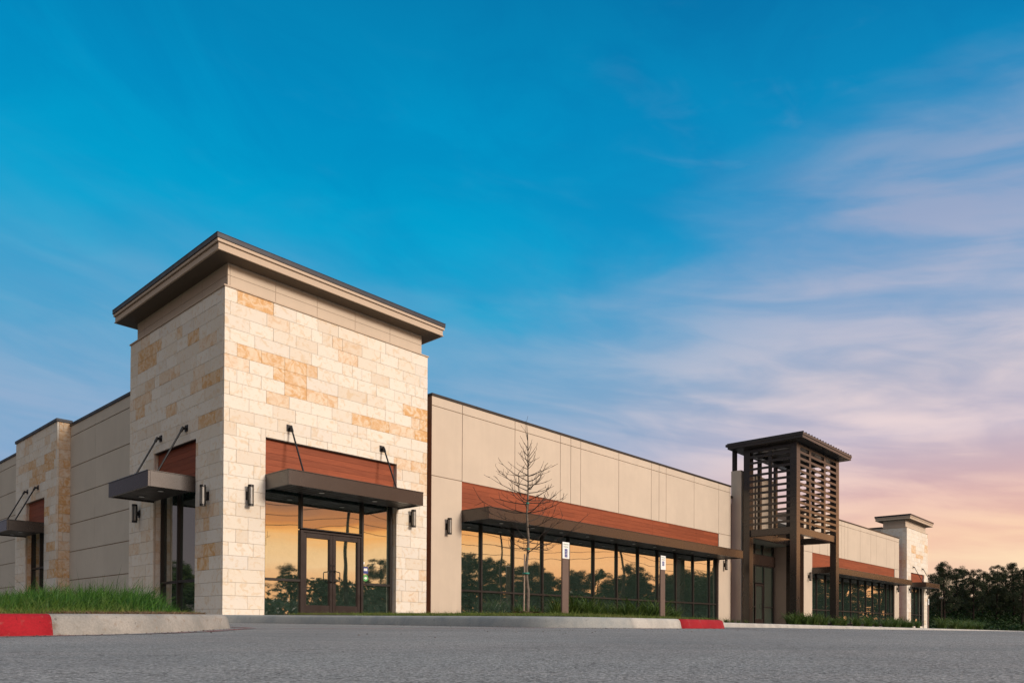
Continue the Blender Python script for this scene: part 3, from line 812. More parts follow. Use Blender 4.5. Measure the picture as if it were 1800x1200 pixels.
# stickers on the right sidelight, number on the door, paper inside the left pane
dec = [('sticker', 'sign_blue', (4.025, 4.185, 1.185, 1.345), 'blue square sticker with white panel'), ('sticker', 'sticker_green', None, 'round green sticker with white mark')]
mb = MB(); mb.box(4.03, 4.19, SP - .008, SP - .0055, 1.19, 1.37); mb.box(4.055, 4.165, SP - .0095, SP - .0081, 1.26, 1.33, 1)
mb.build('sticker', ['sign_blue', 'sign_white'], bld)['label'] = 'blue sticker with a white panel on the right sidelight'
mb = MB(); mb.tube([(4.11, SP - .0055, 1.07), (4.11, SP - .008, 1.07)], .088, 24)
mb.tube([(4.12, SP - .0081, 1.068), (4.12, SP - .0095, 1.068)], .036, 16, 1); mb.quad([(4.05, SP - .009, 1.068), (4.10, SP - .009, 1.04), (4.10, SP - .009, 1.096)], 1)
mb.build('sticker', ['sticker_green', 'sign_white'], bld)['label'] = 'round green sticker with a white mark on the right sidelight'
mb = MB(); mb.box(4.04, 4.075, SP - .008, SP - .0055, 1.44, 1.50); 
mb.build('sticker', 'sign_white', bld)['label'] = 'small white lettering strip on the right sidelight'
mb = MB(); mb.quad([(1.36, SP + .03, .58), (1.66, SP + .06, .60), (1.70, SP + .03, .88), (1.33, SP + .02, .87)])
mb.build('notice', 'paper', bld)['label'] = 'crumpled paper notice inside the lower left pane'

# left opening of the near tower
window(bld, 'x', .25, OPL[0] + .05, 2.80, [.0, .88, 3.30], lastm=False)
window(bld, 'x', .25, 2.80, OPL[1] - .05, [.0, .88, 3.30])
canopy(bld, 'x', 0, -1, 1.41, 3.84, 1.10, rods=((1.90, 1.90), (3.40, 3.40)), lights=(2.05, 3.2), z0=2.965, z1=3.32, label='bronze canopy on the left side of the near tower')

# ============ left wall and stone pier
WX = .40; LT = 6.47
REV = [6.10, 5.05, 4.10, 3.15, 2.22, 1.27, .32]
def left_wall(y0, y1, joints):
    mb = MB(); mb.box(WX + .02, WX + .30, y0, y1, -.6, LT - .02, 1)
    zs = [LT - .02] + REV + [-.6]
    js = [y0] + joints + [y1]
    for zb, za in zip(zs[:-1], zs[1:]):
        for a_, b_ in zip(js[:-1], js[1:]):
            mb.box(WX, WX + .03, a_ + .004, b_ - .004, za + .014, zb - (.014 if zb != zs[0] else 0), 0)
    w = mb.build('wall_panel', ['stucco_taupe', 'reveal'], bld)
    mb = MB(); mb.box(WX - .03, WX + .36, y0, y1, LT - .02, LT + .075); mb.build('parapet_cap', 'coping', w, bevel=.004)
    return w
left_wall(TD + .001, 11.69, [9.35])
left_wall(16.45, 34, [20.2, 24, 28, 32])
PY0, PY1, PT = 11.69, 16.45, 6.55
mb = MB()
OPP = (13.0, 15.14, 0, 4.17)
wall_with_hole(mb, 'x', .03, .34, PY0 + .03, PY1 - .03, -.6, PT, OPP, 1)
stone_face(mb, 'x', 0, -1, PY0, PY1, -.5, PT, [OPP], [(11.7, 12.4, 1.5, 1.8), (12, 12.8, 2.3, 2.6), (13.5, 16, 5.4, 5.7), (12.2, 13, 5.2, 5.5), (13, 14.5, 4.9, 5.2), (12.3, 12.9, 3.4, 3.8)], prob=.22, ztop=PT)
stone_face(mb, 'y', PY0, -1, .058, .42, -.5, PT, [], [(.0, .5, 1.0, 2.2), (.0, .5, 3.0, 6.5)], flip=True, prob=.5, ztop=PT)
stone_face(mb, 'y', PY1, 1, .058, .42, -.5, PT, [], [], flip=True, ztop=PT)
stone_face(mb, 'y', OPP[1], -1, .058, .30, 0, 4.17, [], [(0, .4, 0, 4)], depth=.03, prob=.6)
stone_face(mb, 'y', OPP[0], 1, .058, .30, 0, 4.17, [], [], depth=.03)
pr = mb.build('stone_pier', ['limestone', 'mortar'], bld, attr=True); pr['label'] = 'stone pier on the left side wall'
mb = MB(); mb.box(-.04, .45, PY0 - .04, PY1 + .04, PT, PT + .10); mb.build('parapet_cap', 'coping', pr, bevel=.004)
siding(pr, 'x', .10, -1, OPP[0] + .03, OPP[1] - .03, 3.30, 4.16)
window(bld, 'x', .25, OPP[0] + .05, 14.1, [.55, 1.80, 3.28], lastm=False)
window(bld, 'x', .25, 14.1, OPP[1] - .05, [.55, 1.80, 3.28])
mb = MB(); mb.box(.06, .30, OPP[0] + .002, OPP[1] - .002, .30, .55); mb.build('sill', 'trim_beige', pr)
canopy(bld, 'x', 0, -1, 13.0, 15.10, 1.10, rods=((13.69, 13.69), (14.94, 14.94)), lights=(13.6, 14.6), z0=2.93, z1=3.27, label='bronze canopy on the stone pier of the left side')

# ============ long wings
WY = .40; RT_ = 6.66
def wing(x0, x1, wx0, wx1, joints, bays, label, hj=True):
    mb = MB()
    mb.box(x0 + .003, x1 - .003, WY + .022, WY + .26, HEAD + .002, RT_ - .05, 1)
    mb.box(x0 + .003, wx0 - .01, WY + .022, WY + .26, -.6, HEAD, 1); mb.box(wx1 + .01, x1 - .003, WY + .022, WY + .26, -.6, HEAD, 1)
    js = [x0] + joints + [x1]; g_ = .011
    top = RT_ - .05
    for a_, b_ in zip(js[:-1], js[1:]):
        la = g_ if a_ != x0 else 0; lb = g_ if b_ != x1 else 0
        mb.box(a_ + la, b_ - lb, WY, WY + .03, 6.33 + g_, top, 0)
        if b_ <= wx0 + .01 or a_ >= wx1 - .01:
            mb.box(a_ + la, b_ - lb, WY, WY + .03, HEAD + g_, 6.33 - g_, 0)
            mb.box(a_ + la, b_ - lb, WY, WY + .03, -.6, HEAD - g_, 0)
        else:
            mb.box(a_ + la, b_ - lb, WY, WY + .03, HEAD, 6.33 - g_, 0)
    # return edges painted brown
    mb.box(x0 - .006, x0, WY + .001, WY + .30, -.6, top, 2); mb.box(x1, x1 + .006, WY + .001, WY + .30, -.6, top, 2)
    # jambs of the window opening
    w = mb.build('wall_panel', ['stucco', 'reveal', 'brown_paint'], bld)
    w['label'] = label
    mb = MB(); mb.box(x0 - .02, x1 + .02, WY - .025, WY + .33, top, RT_ + .03); mb.build('parapet_cap', 'bronze', w, bevel=.004)
    siding(w, 'y', WY + .03, -1, wx0, wx1, 3.335, HEAD - .002)
    rows = [.08, .90, 3.30]
    for i in range(len(bays) - 1):
        window(bld, 'y', WY + .15, bays[i], bays[i + 1], rows, lastm=(i == len(bays) - 2), mw=.06)
    return w
J1 = [7.85, 10.26, 12.66, 13.26, 13.85, 16.30, 18.67, 19.27, 19.84, 22.24, 24.59]
B1 = [7.88, 8.815, 10.32, 11.83, 13.30, 14.82, 16.35, 17.87, 19.36, 20.85, 22.37, 23.88, 24.57]
wing(6.606, 25.81, 7.85, 24.59, J1, B1, 'near beige wall panel run with grooves and red timber band')
lights1 = [9.0 + 1.5 * i for i in range(11)]
canopy(bld, 'y', WY, -1, 7.84, 24.69, 1.175, lights=lights1, label='long bronze canopy over the near row of shop windows')
X2 = 34.97
J2 = [36.25, 37.4, 38.7, 41.1, 41.7, 42.3, 44.7, 46.9, 48.1, 50.4, 52.41]
B2 = [36.28, 37.2, 38.7, 40.2, 41.7, 43.2, 44.7, 46.2, 47.7, 49.2, 50.7, 51.7, 52.39]
wing(X2, 53.55, 36.25, 52.41, J2, B2, 'far beige wall panel run with grooves and red timber band')
canopy(bld, 'y', WY, -1, 36.24, 52.5, 1.175, lights=[37.5 + 1.5 * i for i in range(10)], label='long bronze canopy over the far row of shop windows')
# brown recessed slots between wings and towers
for (x0_, x1_, y0_, y1_, zt) in ((5.9, 6.60, .72, .95, 5.9), (25.82, 26.29, .62, .9, 6.15), (53.56, 54.07, .62, .9, 6.15)):
    mb = MB(); mb.box(x0_, x1_, y0_, y1_, -.6, zt); rwl = mb.build('recess_wall', 'siding_wood', bld)
    mb = MB(); mb.box(max(x0_, 6.1) + .002, x1_ - .002, y0_ - .10, y1_ + .05, zt, zt + .10); mb.build('recess_cap', 'bronze', rwl)

# ============ entrance portal
mb = MB()
mb.box(26.3, 27.25, .10, .62, -.6, 7.48)                   # left pilaster
mb.box(27.25, 30.12, .10, .55, 4.75, 7.48)                  # header
mb.build('entrance_wall', 'stucco', bld, bevel=.008)['label'] = 'tall beige entrance wall behind the louvred frame'
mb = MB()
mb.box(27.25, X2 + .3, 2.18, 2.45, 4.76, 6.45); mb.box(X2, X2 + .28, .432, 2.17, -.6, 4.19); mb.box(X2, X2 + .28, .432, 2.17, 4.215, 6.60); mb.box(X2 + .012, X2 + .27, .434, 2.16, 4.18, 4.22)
mb.build('entrance_side_wall', 'stucco_shaded', bld)['label'] = 'side wall of the recessed entrance, stucco darkened for shade'
for z0_, z1_ in ((3.96, 4.75), ):
    for i, (a_, b_) in enumerate(((30.9, 31.65), (31.65, 32.35), (32.35, 33.4), (33.4, 34.8))):
        window(bld, 'y', 2.2, a_, b_, [z0_, z1_], lastm=(i == 3), name='clerestory_window')
mb = MB(); mb.box(27.3, 34.95, 2.08, 2.25, 3.36, 3.94); mb.build('entrance_band', 'canopy_metal', bld, bevel=.006)
for i, (a_, b_) in enumerate(((29.0, 30.0), (30.0, 31.0), (31.0, 32.35))):
    window(bld, 'y', 2.2, a_, b_, [.0, 1.0, 3.34], lastm=False)
window(bld, 'y', 2.2, 33.55, 34.85, [.0, 1.0, 3.34])
window(bld, 'y', 2.2, 32.35, 33.55, [2.35, 3.34], lastm=False, name='transom_window')
mb = MB(); mb.box(27.25, 29.0, 2.15, 2.3, -.6, 3.36); mb.build('entrance_infill', 'stucco', bld)
door_leaf(bld, 2.2, 32.40, 33.50, .02, 2.31, True, 'single door of the recessed entrance')

# ============ far stone tower
t2 = stone_tower(54.08, 5.95, 1.85, (55.2, 58.9, .0, 4.12), None, [(55.3, 56.6, 5.6, 6.2), (56.8, 58.7, 5.3, 5.6), (59.2, 60.1, 5.9, 6.4)], [], 'cream limestone tower at the far right end', 2, prob=.12)
window(bld, 'y', SP, 55.25, 56.9, [.0, .90, 3.30], lastm=False)
window(bld, 'y', SP, 56.9, 58.0, [.0, .90, 3.30], lastm=False)
window(bld, 'y', SP, 58.0, 58.85, [.0, .90, 3.30])
canopy(bld, 'y', 0, -1, 55.15, 59.25, 1.06, rods=((55.75, 55.75), (58.3, 58.3)), lights=(56.3, 57.9), label='bronze canopy on the far stone tower')
mb = MB(); mb.box(54.45, 54.7, 1.86, 34, -.6, 7.62); mb.box(54.7, 60.0, 33.7, 34, -.6, 7.62); mb.box(59.7, 60.0, 1.86, 33.7, -.6, 7.62)
rw = mb.build('wall_panel', 'stucco_taupe', bld); rw['label'] = 'raised grey wall behind the far stone tower'
mb = MB(); mb.box(54.41, 54.74, 1.87, 34, 7.62, 7.72); mb.build('parapet_cap', 'coping', rw)
# ============ shell: roof, floor, back and inner walls
mb = MB(); mb.box(.71, 54.4, .75, 33.6, 5.6, 5.8); mb.build('roof_deck', 'roofing', bld)
mb = MB(); mb.box(.36, 59.6, .75, 8.5, -.5, -.01); mb.box(1.2, 5.7, .36, .74, -.5, -.012); mb.build('interior_floor', 'interior_floor', bld)
mb = MB(); mb.box(.71, 59.6, 8.5, 8.7, -.01, 5.59); mb.box(6.3, 6.45, 1.0, 8.49, -.01, 4.5); mb.box(26.2, 26.3, 2.4, 8.49, -.01, 4.5); mb.box(35.1, 35.25, 2.5, 8.49, -.01, 4.5)
mb.box(.71, 54.3, .9, 8.49, 4.55, 4.6); mb.box(.42, 54.4, 33.6, 34, -.6, 6.4)
mb.build('interior_wall', 'interior_wall', bld)
mb = MB()
for x in (10.5, 15, 19.5, 24, 39, 44, 49): mb.box(x, x + .15, 5.2, 5.35, -.01, 4.54)
mb.build('interior_column', 'interior_wall', bld)

# ============ wall lamps (each its own thing)
def make_lamp():
    o = empty('wall_lamp')
    mb = MB(); mb.box(-.055, .055, -.028, 0, -.10, .10); mb.box(-.022, .022, -.075, -.028, -.05, .05); mb.build('bracket', 'black_metal', o, bevel=.003)
    mb = MB()
    mb.tube([(0, -.13, .20), (0, -.13, .245)], .068, 20); mb.tube([(0, -.13, -.245), (0, -.13, -.20)], .068, 20)
    for an in (45, 135, 225, 315):
        x = .060 * math.cos(R(an)); y = -.13 + .060 * math.sin(R(an)); mb.tube([(x, y, -.20), (x, y, .20)], .0095, 6)
    mb.box(-.05, .05, -.085, -.070, -.20, .20)
    mb.build('cage', 'black_metal', o)
    mb = MB(); mb.tube([(0, -.13, -.20), (0, -.13, .20)], .043, 16); mb.build('lamp_glass', 'lamp_glass', o, smooth=False)
    return o
lamps = [((.60, -.004, 2.79), 0, 'black cylinder wall lamp on stone left of the double doors'), ((5.48, -.004, 2.79), 0, 'black wall lamp on stone right of the double doors'),
         ((-.004, .73, 2.79), -90, 'black wall lamp on the tower side face, right of its side canopy'), ((-.004, 4.74, 2.77), -90, 'black wall lamp on the tower side face, below the left tip of its side canopy'),
         ((7.22, WY, 2.79), 0, 'black wall lamp on the beige wall just right of the stone tower'), ((25.12, WY, 2.79), 0, 'black wall lamp below the right end of the long near canopy'),
         ((35.62, WY, 2.79), 0, 'black wall lamp on beige wall right of the louvred frame'), ((52.95, WY, 2.79), 0, 'black wall lamp below the right end of the far long canopy'),
         ((54.62, -.004, 2.79), 0, 'black wall lamp left of the door in the far stone tower'), ((59.45, -.004, 2.79), 0, 'black wall lamp right of the door in the far stone tower')]
L0 = make_lamp()
for i, (loc, rz, lab) in enumerate(lamps):
    o = L0 if i == 0 else copy_tree(L0)
    o.location = loc; o.rotation_euler = (0, 0, R(rz)); tag(o, lab, 'wall lamp', 'black wall lamps on the facade')

# ============ louvred pergola tower
pg = empty('louvred_pergola', (26.3, -2.63, 0), label='tall brown metal frame with louvred upper half and flat ribbed roof at the entrance', cat='pergola')
PW, PD, PH = 5.54, 2.60, 8.46
zb = -.5
for (a_, b_) in ((0, 0), (PW - .42, 0), (0, PD - .31), (PW - .42, PD - .31)):
    mb = MB(); mb.box(a_, a_ + .42, b_, b_ + .31, zb, PH)
    for k in range(14): 
        z = 4.72 + k * .295
        mb.box(a_ - .003, a_ + .423, b_ - .003, b_ + .313, z, z + .006, 1)
    mb.build('post', ['pergola_metal', 'black_metal'], pg, bevel=.004)
for (a_, b_, c_, d_) in ((.42, PW - .42, .05, .26), (.42, PW - .42, PD - .26, PD - .05), (.08, .34, .31, PD - .31), (PW - .34, PW - .08, .31, PD - .31)):
    for z0_, z1_ in ((4.20, 4.52), (8.24, 8.45)):
        mb = MB(); mb.box(a_, b_, c_, d_, z0_, z1_); mb.build('beam', 'pergola_metal', pg, bevel=.004)
def screen(side):
    mb = MB(); zs = [4.72 + .295 * k for k in range(13)]
    if side in 'SN':
        y0, y1 = (.0, .05) if side == 'S' else (PD - .05, PD)
        if side == 'S':
            for z in zs: mb.box(.42, PW - .42, y0, y1, z, z + .11)
        for x in (1.54, 3.46):
            if side == 'S': mb.box(x, x + .23, .012, .049, 4.53, 8.5); mb.box(x + .01, x + .22, .051, .16, 4.53, 8.21)
            else: mb.box(x, x + .22, y0 - .09, y1 - .0, 4.53, 8.21)
    else:
        x0, x1 = (.0, .05) if side == 'W' else (PW - .05, PW)
        for z in zs: mb.box(x0, x1, .31, PD - .31, z, z + .11)
        mb.box(x0 + .051 if side == 'W' else x0 - .07, x1 + .07 if side == 'W' else x1 - .051, 1.22, 1.38, 4.53, 8.21)
    return mb.build('louvre_screen', 'pergola_metal', pg)
for s_ in 'SNWE': screen(s_)
mb = MB()
mb.box(-.45, PW + .45, -.45, PD + .62, 8.47, 8.70); mb.box(-.48, PW + .48, -.48, PD + .72, 8.60, 8.705)
rf = mb.build('roof', 'pergola_metal', pg, bevel=.006)
mb = MB()
for k in range(19):
    x = -.40 + k * (PW + .8) / 18
    mb.box(x - .018, x + .018, -.475, PD + .66, 8.705, 8.765)
mb.box(-.47, PW + .47, -.47, PD + .70, 8.7055, 8.716)
mb.build('roof_seams', 'bronze', rf)
mb = MB(); mb.box(.05, .23, PD + .44, PD + .62, 7.49, 8.47); mb.build('roof_strut', 'bronze', pg)
mb = MB()
for k in range(30):
    x = -.40 + k * (PW + .8) / 30; mb.box(x, x + .17, -.40, PD + .58, 8.455, 8.468)
mb.build('soffit', 'soffit_metal', pg)

# ============ accessible parking signs
def text_mesh(body, size, loc, mat_, parent, name='lettering'):
    cu = bpy.data.curves.new('t', 'FONT'); cu.body = body; cu.size = size; cu.align_x = 'CENTER'; cu.align_y = 'CENTER'; cu.extrude = .0008
    tmp = bpy.data.objects.new('t', cu); COL.objects.link(tmp)
    bpy.context.view_layer.update()
    me = bpy.data.meshes.new_from_object(tmp.evaluated_get(bpy.context.evaluated_depsgraph_get()))
    bpy.data.objects.remove(tmp)
    o = bpy.data.objects.new(name, me); COL.objects.link(o); me.materials.append(M[mat_])
    o.parent = parent; o.location = loc; o.rotation_euler = (R(90), 0, 0)
    return o
def parking_sign(loc, lab, van, h=2.0):
    o = empty('parking_sign', loc, label=lab, cat='sign', group='accessible parking signs along the kerb')
    mb = MB(); mb.box(-.145, .145, .0, .05, -.3, h - .02); mb.build('post', 'post_brown', o, bevel=.004)
    mb = MB(); mb.box(-.155, .155, -.012, -.003, h - .46, h + .01); p = mb.build('sign_panel', 'sign_white', o, bevel=.003)
    text_mesh('RESERVED', .052, (0, -.0125, h - .055), 'sign_green', p); text_mesh('PARKING', .052, (0, -.0125, h - .125), 'sign_green', p)
    mb = MB(); zc = h - .255
    mb.box(-.062, .062, -.0145, -.0125, zc - .075, zc + .075)
    mb.build('symbol_field', 'sign_blue', p)
    mb = MB(); y = -.0150
    def ln(pts, r_): mb.tube([(a_, y, zc + b_) for a_, b_ in pts], r_, 6)
    mb.tube([(-.008, y - .001, zc + .052), (-.008, y + .001, zc + .052)], .0105, 12)
    ln([(-.010, .036), (-.008, -.005), (.022, -.006), (.034, -.044), (.046, -.042)], .0055); ln([(-.009, .018), (.020, .018)], .005)
    ln([(-.018, .012), (-.032, -.004), (-.036, -.024), (-.026, -.044), (-.006, -.054), (.014, -.048), (.024, -.032)], .0048)
    mb.build('wheelchair_symbol', 'sign_white', p)
    p.scale = (1, 1, 1)
    if van:
        mb = MB(); mb.box(-.062, .062, -.0145, -.0125, zc - .165, zc - .085); mb.build('arrow_field', 'sign_blue', p)
        text_mesh('VAN', .038, (0, -.0150, zc - .125), 'sign_white', p)
    return o
parking_sign((8.71, -3.0, .0), 'parking sign beside the young tree, with two blue fields on its white panel', True, 2.19)
parking_sign((13.98, -3.0, .0), 'parking sign in the middle of the shop windows, with one blue field', False, 2.19)
parking_sign((at(1632, 1060, 60).x, at(1632, 1060, 60).y, -.15), 'small far parking sign in front of the far stone tower', False, 2.35)

# ============ foliage helpers
def np_mesh(name, V, F, mats, tone=None, parent=None):
    me = bpy.data.meshes.new(name)
    me.vertices.add(len(V)); me.vertices.foreach_set('co', np.asarray(V, dtype=np.float32).ravel())
    F = np.asarray(F, dtype=np.int32); nf, k = F.shape
    me.loops.add(nf * k); me.loops.foreach_set('vertex_index', F.ravel())
    me.polygons.add(nf); me.polygons.foreach_set('loop_start', np.arange(0, nf * k, k, dtype=np.int32)); me.polygons.foreach_set('loop_total', np.full(nf, k, dtype=np.int32))
    for m_ in (mats if isinstance(mats, list) else [mats]): me.materials.append(M[m_])
    if tone is not None:
        a_ = me.attributes.new('tone', 'FLOAT', 'FACE'); a_.data.foreach_set('value', np.asarray(tone, dtype=np.float32))
    me.update(calc_edges=True)
    o = bpy.data.objects.new(name, me); COL.objects.link(o)
    if parent is not None: o.parent = parent
    return o
rng = np.random.default_rng(7)
def blades(xs, ys, zs, hgt, wid, lean, segs=3, windx=.0, windy=0.0):
    """curved grass blades; arrays per blade"""
    n_ = len(xs); an = rng.uniform(0, 2 * np.pi, n_)
    lx = np.cos(an) * lean + windx; ly = np.sin(an) * lean + windy
    fa = rng.uniform(0, np.pi, n_); wx, wy = np.cos(fa) * wid / 2, np.sin(fa) * wid / 2
    V = []; 
    for k in range(segs + 1):
        t = k / segs; w = (1 - t ** 1.6) if k < segs else 0.02
        cx = xs + lx * hgt * t * t; cy_ = ys + ly * hgt * t * t; cz = zs + hgt * (t - .25 * np.hypot(lx, ly) * t * t)
        V.append(np.stack([cx - wx * w, cy_ - wy * w, cz], 1)); V.append(np.stack([cx + wx * w, cy_ + wy * w, cz], 1))
    V = np.stack(V, 1).reshape(-1, 3); m_ = 2 * (segs + 1); base = np.arange(n_) * m_
    F = np.concatenate([np.stack([base + 2 * k, base + 2 * k + 1, base + 2 * k + 3, base + 2 * k + 2], 1) for k in range(segs)])
    tone = np.tile(rng.uniform(0, 1, n_), segs)
    return V, F, tone
zrv = np.vectorize(zr)
# tall lush grass on the left corner
def kerb_inner_y(x):
    return np.interp(x, [-46, -20, -10, -6.4, -5.9, -5.45, -5.0, -4.6, -4.36], [-11.35, -10.75, -10.4, -10.22, -10.1, -9.84, -9.44, -8.92, -8.55])
n_ = 30000
x = np.concatenate([rng.uniform(-8.2, -4.45, n_), rng.uniform(-16, -8.2, 5000)]); y = kerb_inner_y(x) + .42 + rng.gamma(1.6, 1.6, len(x))
ok = (y < 6)
x, y = x[ok], y[ok]
edge = np.clip((-4.42 - x) / .55, 0, 1) * np.clip((y - kerb_inner_y(x) - .35) / .5, .35, 1)
cl_ = .5 + .5 * np.sin(x * 5.1 + 1.7 * np.sin(y * 2.3)) * np.sin(y * 3.7 + 1.3 * np.sin(x * 3.1))
hg = (.12 + .13 * rng.random(len(x)) ** 1.3 + .17 * cl_ * rng.random(len(x)) ** 1.5) * (.25 + .75 * edge)
hg *= np.interp(x, [-8.5, -6.4, -5.7, -5.15, -4.8, -4.4], [.62, .76, 1.02, 1.36, 1.22, .75]) * np.where(rng.random(len(x)) < .03, 1.35, 1.0)
zz = zrv(x, y) + .135
V, F_, tn = blades(x, y, zz, hg, rng.uniform(.006, .013, len(x)), rng.uniform(.1, .85, len(x)), 3, .22, -.05)
tag(np_mesh('tall_grass', V, F_, 'grass_tall', tn), 'lush long green grass on the corner bed behind the left kerb', 'grass', kind='stuff')
# mown yellowish fringe and dead edge
n_ = 15000
x = rng.uniform(-13, -4.5, n_); y = kerb_inner_y(x) + rng.uniform(0.02, .75, n_); ok = ((x < -5.9 + rng.normal(0, .25, n_)) | (rng.random(n_) < .25)); x, y = x[ok], y[ok]
V, F_, tn = blades(x, y, zrv(x, y) + .135, rng.uniform(.03, .085, len(x)), np.full(len(x), .007), rng.uniform(.2, 1.0, len(x)), 2)
tag(np_mesh('mown_grass', V, F_, 'grass_mown', tn), 'short yellowish mown grass right behind the red kerb', 'grass', kind='stuff')
n_ = 6500
x = rng.uniform(-6.3, -4.5, n_); y = kerb_inner_y(x) + rng.uniform(0.0, .4, n_)
V, F_, tn = blades(x, y, zrv(x, y) + .142, rng.uniform(.02, .05, n_), np.full(n_, .008), rng.uniform(.6, 2.0, n_), 2)
tag(np_mesh('dead_grass', V, F_, 'grass_dead', tn), 'dry brown grass edging on top of the concrete kerb', 'grass', kind='stuff')
# right island lawn
n_ = 42000
x = np.concatenate([rng.uniform(.2, 4.1, n_), rng.uniform(2.5, 24.5, 14000)]); y = np.concatenate([rng.uniform(-10.1, -1.0, n_), rng.uniform(-2.5, -.2, 14000)])
ok = ~((np.hypot(x - 3.66, (y + 6.0)) < .75) | ((x < 1.0) & (y > -4.5)))
x, y = x[ok], y[ok]
z = np.array([island_lawn_z(a_, b_) for a_, b_ in zip(x, y)])
hg = rng.uniform(.02, .06, len(x)) * (1 + 1.2 * (rng.random(len(x)) < .04))
V, F_, tn = blades(x, y, z, hg, np.full(len(x), .007), rng.uniform(.3, 1.3, len(x)), 2)
tag(np_mesh('island_grass', V, F_, 'grass_mown', tn), 'short grass covering the tree island in front of the windows', 'grass', kind='stuff')

# mulch mound under the young tree
TREE = Vector((3.655, -6.0, island_lawn_z(3.655, -6.0)))
n_ = 2600
rr = .75 * np.sqrt(rng.random(n_)); an = rng.uniform(0, 2 * np.pi, n_)
hx = rr * np.cos(an); hy = rr * np.sin(an); hz = .11 * np.clip(1 - (rr / .78) ** 2, 0, 1) + rng.uniform(-.01, .015, n_)
a1 = rng.uniform(0, np.pi, n_); L_ = rng.uniform(.015, .045, n_); w_ = rng.uniform(.006, .014, n_); tl = rng.uniform(-.5, .5, n_)
ux, uy, uz = np.cos(a1) * L_, np.sin(a1) * L_, tl * L_
vx, vy = -np.sin(a1) * w_, np.cos(a1) * w_
C0 = np.stack([hx, hy, hz], 1); U = np.stack([ux, uy, uz], 1); V2 = np.stack([vx, vy, rng.uniform(-.4, .8, n_) * w_], 1)
V = np.stack([C0 - U - V2, C0 + U - V2, C0 + U + V2, C0 - U + V2], 1).reshape(-1, 3); F_ = np.arange(n_ * 4).reshape(-1, 4)
mm = np_mesh('mulch_mound', V, F_, 'mulch_chip', rng.random(n_)); mm.location = TREE
tag(mm, 'mound of brown bark mulch round the young tree', 'mulch', kind='stuff')
mb = MB()
for k in range(6):
    r0_, r1_ = .76 * k / 6, .76 * (k + 1) / 6
    for j in range(24):
        def pt(r_, j_): a_ = 2 * math.pi * j_ / 24; return (TREE.x + r_ * math.cos(a_), TREE.y + r_ * math.sin(a_), TREE.z - .01 + .105 * max(0, 1 - (r_ / .76) ** 2))
        if k == 0: mb.quad([pt(0, 0), pt(r1_, j), pt(r1_, j + 1)])
        else: mb.quad([pt(r0_, j), pt(r1_, j), pt(r1_, j + 1), pt(r0_, j + 1)])
tag(mb.build('mulch_ground', 'soil', smooth=True), kind='structure')

# ============ young bare tree with stake and green ties
def young_tree():
    o = empty('young_tree', TREE, label='slender leafless young tree staked with green ties in front of the windows', cat='tree')
    rt = random.Random(21)
    H_ = 3.92 - TREE.z
    mb = MB()
    cen = [(0, 0, -.1)] + [(.02 * math.sin(k * 1.3), .015 * math.cos(k * 1.7), H_ * .97 * k / 14) for k in range(1, 15)]
    rad = [.040] + [.036 * (1 - .80 * (k / 14) ** 1.05) + .001 for k in range(1, 15)]
    mb.tube(cen, rad, 10); mb.build('trunk', 'bark', o, smooth=True)
    def trunk_at(z):
        t = max(0, min(z / (H_ * .97), 1)); k = t * 14; i = int(min(k, 13)); a_ = Vector(cen[i + 0] if i else (0, 0, 0)); b_ = Vector(cen[i + 1]); return a_.lerp(b_, k - i)
    mb = MB()
    def limb(p, d, L_, r_, depth, curl):
        n_s = max(4, int(L_ / .09)); pts = [p]; q_ = p.copy(); dd = d.normalized()
        for k in range(n_s):
            dd = (dd + Vector((rt.uniform(-.17, .17), rt.uniform(-.17, .17), curl + rt.uniform(-.05, .06)))).normalized()
            q_ = q_ + dd * (L_ / n_s); pts.append(q_.copy())
            if depth < 2 and k > 0 and rt.random() < (.38 if depth == 0 else .20):
                sd_ = Vector((rt.uniform(-1, 1), rt.uniform(-1, 1), rt.uniform(-.2, .8))).normalized()
                limb(q_.copy(), (dd + sd_ * .9).normalized(), L_ * rt.uniform(.22, .5) * (1 - .5 * k / n_s), r_ * .6, depth + 1, curl * .8)
        mb.tube(pts, [max(r_ * (1 - .75 * k / n_s), .0028) for k in range(n_s + 1)], 5, cap=False)
    levels = [(1.40, 1.10, 6), (1.60, 1.0, 5), (1.95, .95, 4), (2.22, 1.05, 6), (2.40, 1.0, 6), (2.62, .85, 5), (2.80, .72, 5), (2.98, .58, 4), (3.10, .42, 5), (3.24, .38, 5), (3.35, .34, 4), (3.48, .32, 3)]
    for z, L_, n2 in levels:
        a0 = rt.uniform(0, 6.28)
        for j in range(n2):
            a_ = a0 + 6.28 * j / n2 + rt.uniform(-.4, .4)
            up = rt.uniform(-.25, .25) if z < 2.1 else (rt.uniform(-.15, .35) if z < 3.0 else rt.uniform(.3, 1.1))
            limb(trunk_at(z + rt.uniform(-.06, .06)), Vector((math.cos(a_), math.sin(a_), up)), L_ * rt.uniform(.65, 1.12), 0.0108 if z < 3 else .008, 0, .055 if z < 3.0 else .12)
    for j in range(3): limb(trunk_at(H_ * .93), Vector((rt.uniform(-.3, .3), rt.uniform(-.3, .3), 1)), .42, .006, 1, .05)
    mb.build('crown', 'twig', o)
    mb = MB(); mb.tube([(-.075, .03, -.1), (-.06, .025, 1.32)], .016, 8); mb.build('stake', 'stake_wood', o)
    for z in (.07, .92, 1.43, 2.38):
        p = trunk_at(z); rr_ = .045 if z < 1 else .036
        mb = MB(); mb.tube([(p.x - (.02 if z < 1.4 else 0), p.y, z - .016), (p.x - (.02 if z < 1.4 else 0), p.y, z + .016)], rr_ + (.028 if z < 1.0 else 0), 14); mb.build('tie', 'tie_green', o)
    return o
young_tree()

